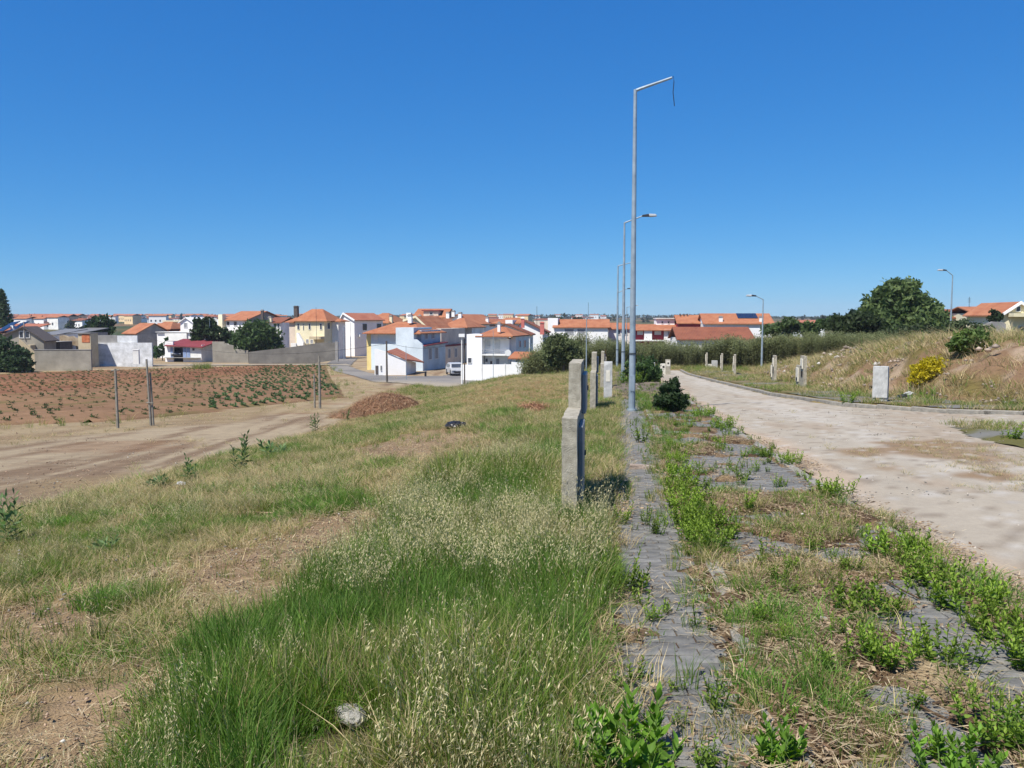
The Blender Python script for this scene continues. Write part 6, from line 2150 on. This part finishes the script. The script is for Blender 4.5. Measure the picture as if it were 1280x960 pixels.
b = Bld('house', 'tall house with an orange roof and a dormer window above the terraces', 536, 165, -10)
b.box('wall', 520, 557, 397, None, 0, 10, PEACH)
rf = b.gable_x(517, 556, 396.5, 385.5, 0, 9, TILE, wallmat=DARKB)
b.box('dormer', 529, 548, 389, 397.5, .3, 4, TAUPE)
b.box('dormer_roof', 527, 550, 387.6, 388.8, 0, 4.2, TILM)
b.win(537, 541, 390.5, 393.3, d=.3)
b.box('chimney', 509, 515, 391, 402, -1, 0, WHITE)
b = Bld('house', 'white row house with three tall white chimneys behind the hipped roof', 596, 158, -20)
b.gable_y(558, 595, 400, 392.5, 0, 12, TILE, WHITE, pm=570, pe2=404)
b.chim(556.5, 560.5, 389.5, 399, -.8); b.chim(563.5, 567.5, 387.8, 396, -.6); b.chim(573, 577, 390, 400, -.7)
b.rwin(595, 3, 4.5, 408, 414, pane=FRAMEM)
b = Bld('house', 'white house with a long pale orange roof and one round-capped chimney', 612, 165, -20)
b.gable_y(590, 612, 404, 398, 0, 12, TIL2, OFFW, pm=594, pe2=406)
b.chim(608, 611.5, 396, 405, -.5)

b = Bld('house', 'white house with a square front block, balcony railing and orange hipped roof', 645, 98, -14)
b.box('front_block', 582, 602, 418, None, -.4, 3, WHITE)
b.box('wall', 602.1, 634, 424, None, .9, 8, WHITE)
b.box('lower_wall', 603, 633, 444, None, .5, .88, OFFW)
b.box('balcony_slab', 602.2, 635, 443, 444.6, -.4, .88, OFFW)
b.box('fascia', 602.2, 634, 419.6, 423.6, -.2, .85, OFFW)
b.box('side_wing', 634.1, 641, 421, None, 1.5, 8.5, OFFW)
b.hip(598, 637, 420, 409, 0, 8, TILE, r0=.36, r1=.56)
b.chim(619.5, 623, 402, 415, .5)
for k in range(3):
    MB().tube([(b.X(602.4), -.35, b.Z(442 - 2.4 * k)), (b.X(634.4), -.35, b.Z(442 - 2.4 * k))], .03, 5).obj('rail', FRAMEM, b.root)
b.win(616, 621, 426, 441, d=.9, pane=SHUT, nm='balcony_door'); b.win(605.5, 608.5, 427, 433, d=.9, pane=SHUT)
b.win(604, 607, 449, 453, d=.5); b.win(610, 613, 452, 456, d=.5); b.win(618, 622, 449, 458, d=.5, pane=FRAMEM)
b.win(584, 588, 448, 454, d=-.4); b.rwin(641, 3, 3.8, 427, 435); b.rwin(641, 5.5, 6.5, 427, 436)
o = MB().tube([(b.X(636), -.45, b.Z(441)), (b.X(636), -.5, b.Z(441))], .38, 14).obj('satellite_dish', SHUT, b.root)
b = Bld('garden_wall', 'long bright white garden wall at the foot of the grass slope', 576, 92, -9, cat='wall')
b.prism('wall', [(576, None), (576, 456), (640, 455), (640, 452), (662, 454), (662, None)], 0, .25, WHITE)
for p in (580, 602, 631.5): b.box('pillar', p, p + 1.2, 454, None, -.05, -.003, OFFW)
b = Bld('shed', 'white shed with a small orange roof at the right end of the garden wall', 662, 94, -20, cat='shed')
b.box('wall', 639, 661, 447, None, 0, 3.6, WHITE)
b.gable_x(639, 661, 447.5, 440.5, 0, 3.6, TILE, wallmat=WHITE)
for k in range(6): b.box('vent', 644 + k * 2, 645.1 + k * 2, 449.5, 452.5, -.02, -.002, DARKB)
b = Bld('house', 'big plain white gabled house with pink chimneys behind the shed', 663, 116, -6)
b.gable_y(621, 662, 411, 404.5, 0, 6, TILB, WHITE, pm=632, pe2=417)
b.chim(650.5, 654.5, 396, 410, 1.0, PINKB, WHITE)
b.rwin(662, 3, 4, 424, 430)
b = Bld('house', 'second plain white gabled house with a pink chimney, partly behind the first', 684, 128, -6)
b.gable_y(646, 683, 409, 400, 0, 6, TILB, WHITE, pm=654, pe2=414)
b.chim(675.5, 680.5, 402, 418, -1, PINKB, PINKB)
b = Bld('house', 'house with a pale-edged orange hipped roof and white dormer, rear of the gabled pair', 635, 150, -12)
b.box('wall', 619, 652, 404, None, 0, 9, OFFW); b.hip(617, 654, 404, 397, 0, 9, TILE, r0=.3, r1=.66)
b.box('dormer', 634, 643, 400, 406, -1.5, 2, WHITE)
b = Bld('building', 'pale flat-topped building left of the long orange roof', 685, 168, -6, cat='building')
b.box('wall', 668, 684.5, 401, None, 0, 8, TAUPE); b.box('tower', 685, 697.5, 397.5, None, -1, 7, WHITE)

b = Bld('house', 'long house with an unbroken orange roof above the reeds', 760, 165, -6)
b.box('wall', 694, 759.5, 409, None, 0, 9, WHITE)
b.gable_x(693, 759.5, 409, 399, 0, 9, TILE, wallmat=WHITE)
b.win(706, 717, 411.5, 417.5, pane=FRAMEM); b.win(722, 731, 411.5, 417.5, pane=FRAMEM)
b = Bld('house', 'low orange-roofed house hidden behind the lamp posts', 790, 172, -6)
b.box('wall', 760.5, 792, 411, None, 0, 8, OFFW); b.gable_x(760.5, 792, 411, 403.5, 0, 8, TILE)
b.win(771, 775, 413, 418); b.win(780, 784, 413, 418)
b = Bld('house', 'maroon and white terrace with loggias right of the nearest lamp post', 850, 162, -5)
b.box('wall', 793, 830, 413, None, .6, 9, MARO)
b.box('white_bay', 805.5, 815, 412.8, 425.5, -.1, .58, WHITE)
b.box('wall', 830.2, 851, 411.5, None, .2, 9, WHITE)
b.gable_x(793, 851, 412.5, 405.5, 0, 9, TILE)
b.box('balcony_slab', 793, 830, 425, 426.5, -.4, .58, OFFW)
b.win(797.5, 803.5, 414.5, 418, d=.6, pane=SHUT); b.win(819, 826, 414.5, 418, d=.6, pane=SHUT)
b.win(835, 838, 415, 420, d=.2, pane=FRAMEM)
b.box('attic', 822, 845.5, 398.5, 407, 4, 9, WHITE); b.box('attic_roof', 821, 846.5, 397.4, 398.4, 3.5, 9.5, OFFW)
b.win(829, 831, 402, 404.2, d=4); b.win(837, 839, 402, 404.2, d=4)
b = Bld('house', 'maroon house with a stepped orange roof left of the solar panel roof', 870, 160, -5)
b.box('wall', 848, 881.5, 405, None, 0, 9, MARO)
b.gable_x(848, 881.5, 404, 393.5, 0, 9, TILE)
for k in range(3): b.box('chimney_pot', 852 + 4.5 * k, 853.4 + 4.5 * k, 392, 396, 3.6, 4.3, DARKB)
b = Bld('house', 'long orange-roofed house with a dark solar panel array', 965, 152, -6)
b.box('wall', 882, 964.5, 404, None, 0, 10, OFFW)
b.gable_x(882, 964.5, 404.5, 391.5, 0, 10, TILE, wallmat=WHITE)
b.chim(900, 904.5, 395, 403, .5); b.chim(949.5, 952.5, 395, 403, .5)
pn = [(925, 950)]
for k in range(5):
    for j in range(2):
        p0, p1 = 925 + 5 * k, 929.8 + 5 * k
        y0, y1 = 2.2 + 1.3 * j, 3.4 + 1.3 * j
        ze, zr = b.Z(404.5), b.Z(391.5)
        f = lambda y: ze + (zr - ze) * ((y + .4) / 5.4) + .12
        MB().add([(b.X(p0), y0, f(y0)), (b.X(p1), y0, f(y0)), (b.X(p1), y1, f(y1)), (b.X(p0), y1, f(y1)), (b.X(p0), y0, f(y0) - .06), (b.X(p1), y0, f(y0) - .06), (b.X(p1), y1, f(y1) - .06), (b.X(p0), y1, f(y1) - .06)],
                 [(0, 1, 2, 3), (4, 7, 6, 5), (0, 4, 5, 1), (1, 5, 6, 2), (2, 6, 7, 3), (3, 7, 4, 0)]).obj('solar_panel', SOLAR, b.root)
b = Bld('barn', 'low building with a broad brownish tiled roof just above the reeds', 900, 128, -4, cat='barn')
b.box('wall', 849, 940, 423, None, 0, 11, OFFW)
b.gable_x(849, 940, 424, 409, 0, 11, TILB)
b.box('end_wall', 942, 966, 411, None, 6, 9, WHITE)
b = Bld('house', 'distant pale roofed house between the reeds and the big tree', 1015, 220, -8)
b.box('wall', 1000, 1030, 405, None, 0, 9, OFFW); b.gable_x(1000, 1030, 405, 400, 0, 9, TIL2); b.chim(1021, 1024, 399, 403, 2, DARKB)

# --- on the hill at the right
b = Bld('house', 'low house with a brown tiled roof right of the lamp on the bank', 1203, 110, -6)
b.box('wall', 1188, 1218, 396, None, 0, 9, TAUPE); b.gable_x(1187, 1219, 397, 386, 0, 9, TILB)
b = Bld('house', 'house with an orange roof and a television aerial left of the white gabled house', 1236, 104, -6)
b.box('wall', 1218, 1254, 391.5, None, 0, 9, YELW); b.gable_x(1219, 1256, 391.5, 382.5, 0, 9, TILE)
b.box('annex', 1217, 1226, 391, None, -1.5, -.02, OFFW); b.box('chimney', 1223.5, 1226, 388, 400, -2.0, -1.6, GREYR)
MB().tube([(b.X(1227), 4, b.Z(383)), (b.X(1227), 4, b.Z(370))], .03, 5).obj('aerial_mast', GALVD, b.root)
for k in range(4): MB().tube([(b.X(1225), 4, b.Z(372 + 1.6 * k)), (b.X(1229), 4, b.Z(372 + 1.6 * k))], .02, 4).obj('aerial_rod', GALVD, b.root)
b = Bld('house', 'cream and white gabled house cut by the right edge of the photo', 1272, 92, -6)
b.gable_y(1252, 1292, 391, 377, 0, 9, TILE, YELW, pm=1272, edge=WHITE)
b.win(1268, 1272.5, 383, 389); b.win(1272.6, 1279, 408, 413)
b.box('balcony', 1258, 1292, 391.5, 396, -1.4, -.02, YELW)
b = Bld('garden_wall', 'grey wall with an arched top in front of the white gabled house', 1245, 84, 0, cat='wall')
b.prism('wall', [(1233, None), (1233, 404), (1240, 402), (1252, 402.5), (1256, 405), (1256, None)], 0, .3, GREYR)

# --- poles, aerials and wires
POLE = M('wood_pole', S(120, 112, 104), scale=3)
def pole(px, Y, pt, pb, r, label, name='utility_pole', cat='utility pole', arm=None, mat=None, top=None):
    x = (px - 640) / F * Y
    zb = gz(x, Y)
    zt = W(px, pt, Y)[2]
    root = empty(name, (x, Y, zb)); tag(root, label, cat)
    MB().tube([(0, 0, -.3), (0, 0, zt - zb)], [r, r * .7], 7).obj('shaft', mat or POLE, root)
    if arm:
        for (p, q) in arm:
            MB().tube([(0, 0, zt - zb - .05), ((p - px) / F * Y, 0, W(px, q, Y)[2] - zb)], [.04, .03], 5).obj('arm', mat or POLE, root)
    if top:
        MB().box(-.3, .3, -.2, .2, zt - zb - .02, zt - zb + .3).obj('cap', top, root)
    return (x, Y, zt)
a1 = pole(483.3, 84, 426, 480, .11, 'dark wooden pole in front of the white annex')
a2 = pole(464.5, 118, 418, 470, .05, 'thin pole against the blue house', mat=GALV)
a3 = pole(507.5, 90, 432, 478, .04, 'slender pole at the corner of the white annex', mat=GALV)
a4 = pole(577.3, 86, 421, 475, .08, 'pale pole capped with a white box beside the white garden wall', mat=OFFW, top=WHITE)
a5 = pole(580.5, 86.5, 423, 475, .08, 'dark pole standing right beside the pale capped one')
pole(616.5, 88, 413, 470, .035, 'hair-thin pole in front of the white house', mat=GALV)
pole(430, 150, 408, 441, .07, 'grey street lamp before the tall white gabled house', name='street_lamp', cat='street lamp', arm=[(434.5, 406.5)], mat=GALV)
pole(438.5, 160, 402, 441, .09, 'tall pale pipe pole against the tall white house', mat=OFFW)
pole(671, 150, 383, 420, .05, 'tall thin aerial mast rising above the white gabled houses', name='aerial', cat='aerial', mat=GALVD)
pole(396, 150, 384, 400, .04, 'aerial on the ridge of the cream house', name='aerial', cat='aerial', mat=GALVD)
pole(263, 145, 398, 450, .05, 'thin pole between the white wall and the concrete wall', mat=GALV)
pole(735, 172, 378, 420, .05, 'hair-thin aerial above the long orange roof', name='aerial', cat='aerial', mat=GALVD)
def wire(a, c, sag, label):
    a, c = Vector(a), Vector(c)
    pts = [a.lerp(c, t) - Vector((0, 0, sag * 4 * t * (1 - t))) for t in [k / 10 for k in range(11)]]
    o = link('wire', MB().tube([p - a for p in pts], .018, 4).mesh('wire', CABLE), loc=a)
    tag(o, label, 'wire')
wire((a1[0], a1[1], a1[2] - .3), (-52, 120, -1.2), 1.6, 'overhead wire from the dark wooden pole towards the left')
wire((a1[0], a1[1], a1[2] - .15), (a5[0], a5[1], a5[2] - .2), .7, 'overhead wire between the dark pole and the pair of poles')
# bin, car and street furniture
b = Bld('bin', 'dark upright litter bin on the street corner by the blue house', 531.5, 97, 0, cat='bin')
b.box('body', 530.3, 532.6, 464.5, 472, 0, .3, DARKIN); b.box('lid', 530, 532.9, 463.6, 464.4, -.04, .34, GREYR)
x, _, _ = W(569, 470, 101); car((x, 101, gz(x, 101) + .05), .25, 'white car parked facing the camera beside the white garden wall', CARW)

# ------------------------------------------------------------------ the far town on the hill
rr = random.Random(21)
fh = []
wm = [WHITE, WHITE, WHITE, OFFW, PEACH, OFFW]
def far_house_mesh(k):
    w, d, h, r = rr.uniform(7, 16), rr.uniform(6, 8), rr.uniform(3.5, 6.5), rr.uniform(.7, 1.3)
    mb = MB().box(-w / 2, w / 2, 0, d, -3, h)
    nf = len(mb.f)
    o = .4
    V = []
    for x in (-w / 2 - o, w / 2 + o):
        V += [(x, -o, h), (x, d / 2, h + r), (x, d + o, h), (x, d + o, h - .15), (x, d / 2, h + r - .15), (x, -o, h - .15)]
    mb.add(V, [(0, 1, 7, 6), (1, 2, 8, 7), (2, 3, 9, 8), (3, 4, 10, 9), (4, 5, 11, 10), (5, 0, 6, 11), (0, 5, 4, 1), (1, 4, 3, 2), (6, 7, 10, 11), (7, 8, 9, 10)])
    for i in range(int(w / 3)):
        x = -w / 2 + 1.5 + i * 3
        mb.box(x - .5, x + .5, -.06, -.01, h * .35, h * .35 + 1.3)
    me = mb.mesh('far_house')
    me.materials.append(wm[k % 6]); me.materials.append([TILE, TIL2, TILB][k % 3]); me.materials.append(GLASS)
    mi = [0] * 6 + [1] * 10 + [2] * (6 * int(w / 3))
    for p, m in zip(me.polygons, mi): p.material_index = m
    return me
FH = [far_house_mesh(k) for k in range(12)]
n = 0
def far_house(px, Y, group='houses of the far town'):
    x = (px - 640) / F * Y
    o = link('far_house', FH[rr.randrange(12)], loc=(x, Y, gz(x, Y)), rot=(0, 0, rr.gauss(-.2, .35)))
    tag(o, 'small orange-roofed house among many in the far town on the skyline', 'house', group)
for k in range(200):
    Y = 480 + 900 * rr.random() ** .7
    far_house(rr.uniform(-30, 345) if rr.random() < .85 else rr.uniform(345, 760), Y)
for k in range(26):
    far_house(rr.uniform(20, 112) , rr.uniform(400, 520))
# clumps of dark trees among them
FT = [crown_mesh('far_tree', 900 + k, [(0, 0, 3.2, 4.5, 3, 3), (3, 0, 2.6, 3, 3, 2.4), (-3, 0, 2.4, 3, 2.5, 2.2)], 260, .9, (.02, .035, .018), (.05, .075, .035)) for k in range(3)]
for k in range(120):
    Y = 260 + 1150 * rr.random() ** .9
    px = rr.uniform(-40, 1320)
    x = (px - 640) / F * Y
    o = link('far_tree', FT[k % 3], loc=(x, Y, gz(x, Y) - .5), rot=(0, 0, rr.uniform(0, 6.28)), scale=(rr.uniform(.9, 2.2), 1.2, rr.uniform(.8, 1.5)))
    tag(o, 'small dark tree clump among the houses on the far skyline', 'tree', 'trees of the far skyline')
rg = np.random.default_rng(55)
P = []
xs_ = np.linspace(-60, 1400, 420)
for px in xs_:
    Y = 1350 + rg.normal(0, 30)
    x = (px - 640) / F * Y
    hgt = 2 + 5 * float(vn(np.array([px]), np.array([0.0]), 60, 3)[0])
    m = 22
    P.append(np.stack([x + rg.normal(0, 4, m), Y + rg.normal(0, 6, m), gz(x, Y) + rg.uniform(0, hgt, m)], 1))
P = np.concatenate(P)
t = rg.uniform(0, 1, len(P))[:, None]
V, Fc, Cc = quads_cloud(rg, P, rg.uniform(1.2, 3, len(P)), np.array((.03, .05, .03)) * (1 - t) + np.array((.07, .09, .05)) * t)
tag(link('treeline', mesh_np('treeline', V, Fc, leaf_mat('leaf'), Cc)), 'line of dark woods along the far skyline', kind='stuff')
# ------------------------------------------------------------------ the air: far things pale a little
hz = MB().box(-1500, 1500, -30, 2600, -9, 40).mesh('haze')
hm = bpy.data.materials.new('air')
hm.use_nodes = True
hn = hm.node_tree
hn.nodes.clear()
ho = hn.nodes.new('ShaderNodeOutputMaterial')
hv = hn.nodes.new('ShaderNodeVolumePrincipled')
hv.inputs['Color'].default_value = (.80, .88, 1, 1)
hv.inputs['Density'].default_value = .00016
hn.links.new(hv.outputs[0], ho.inputs['Volume'])
hz.materials.append(hm)
tag(link('haze', hz), 'thin blue air over the far town', kind='stuff')
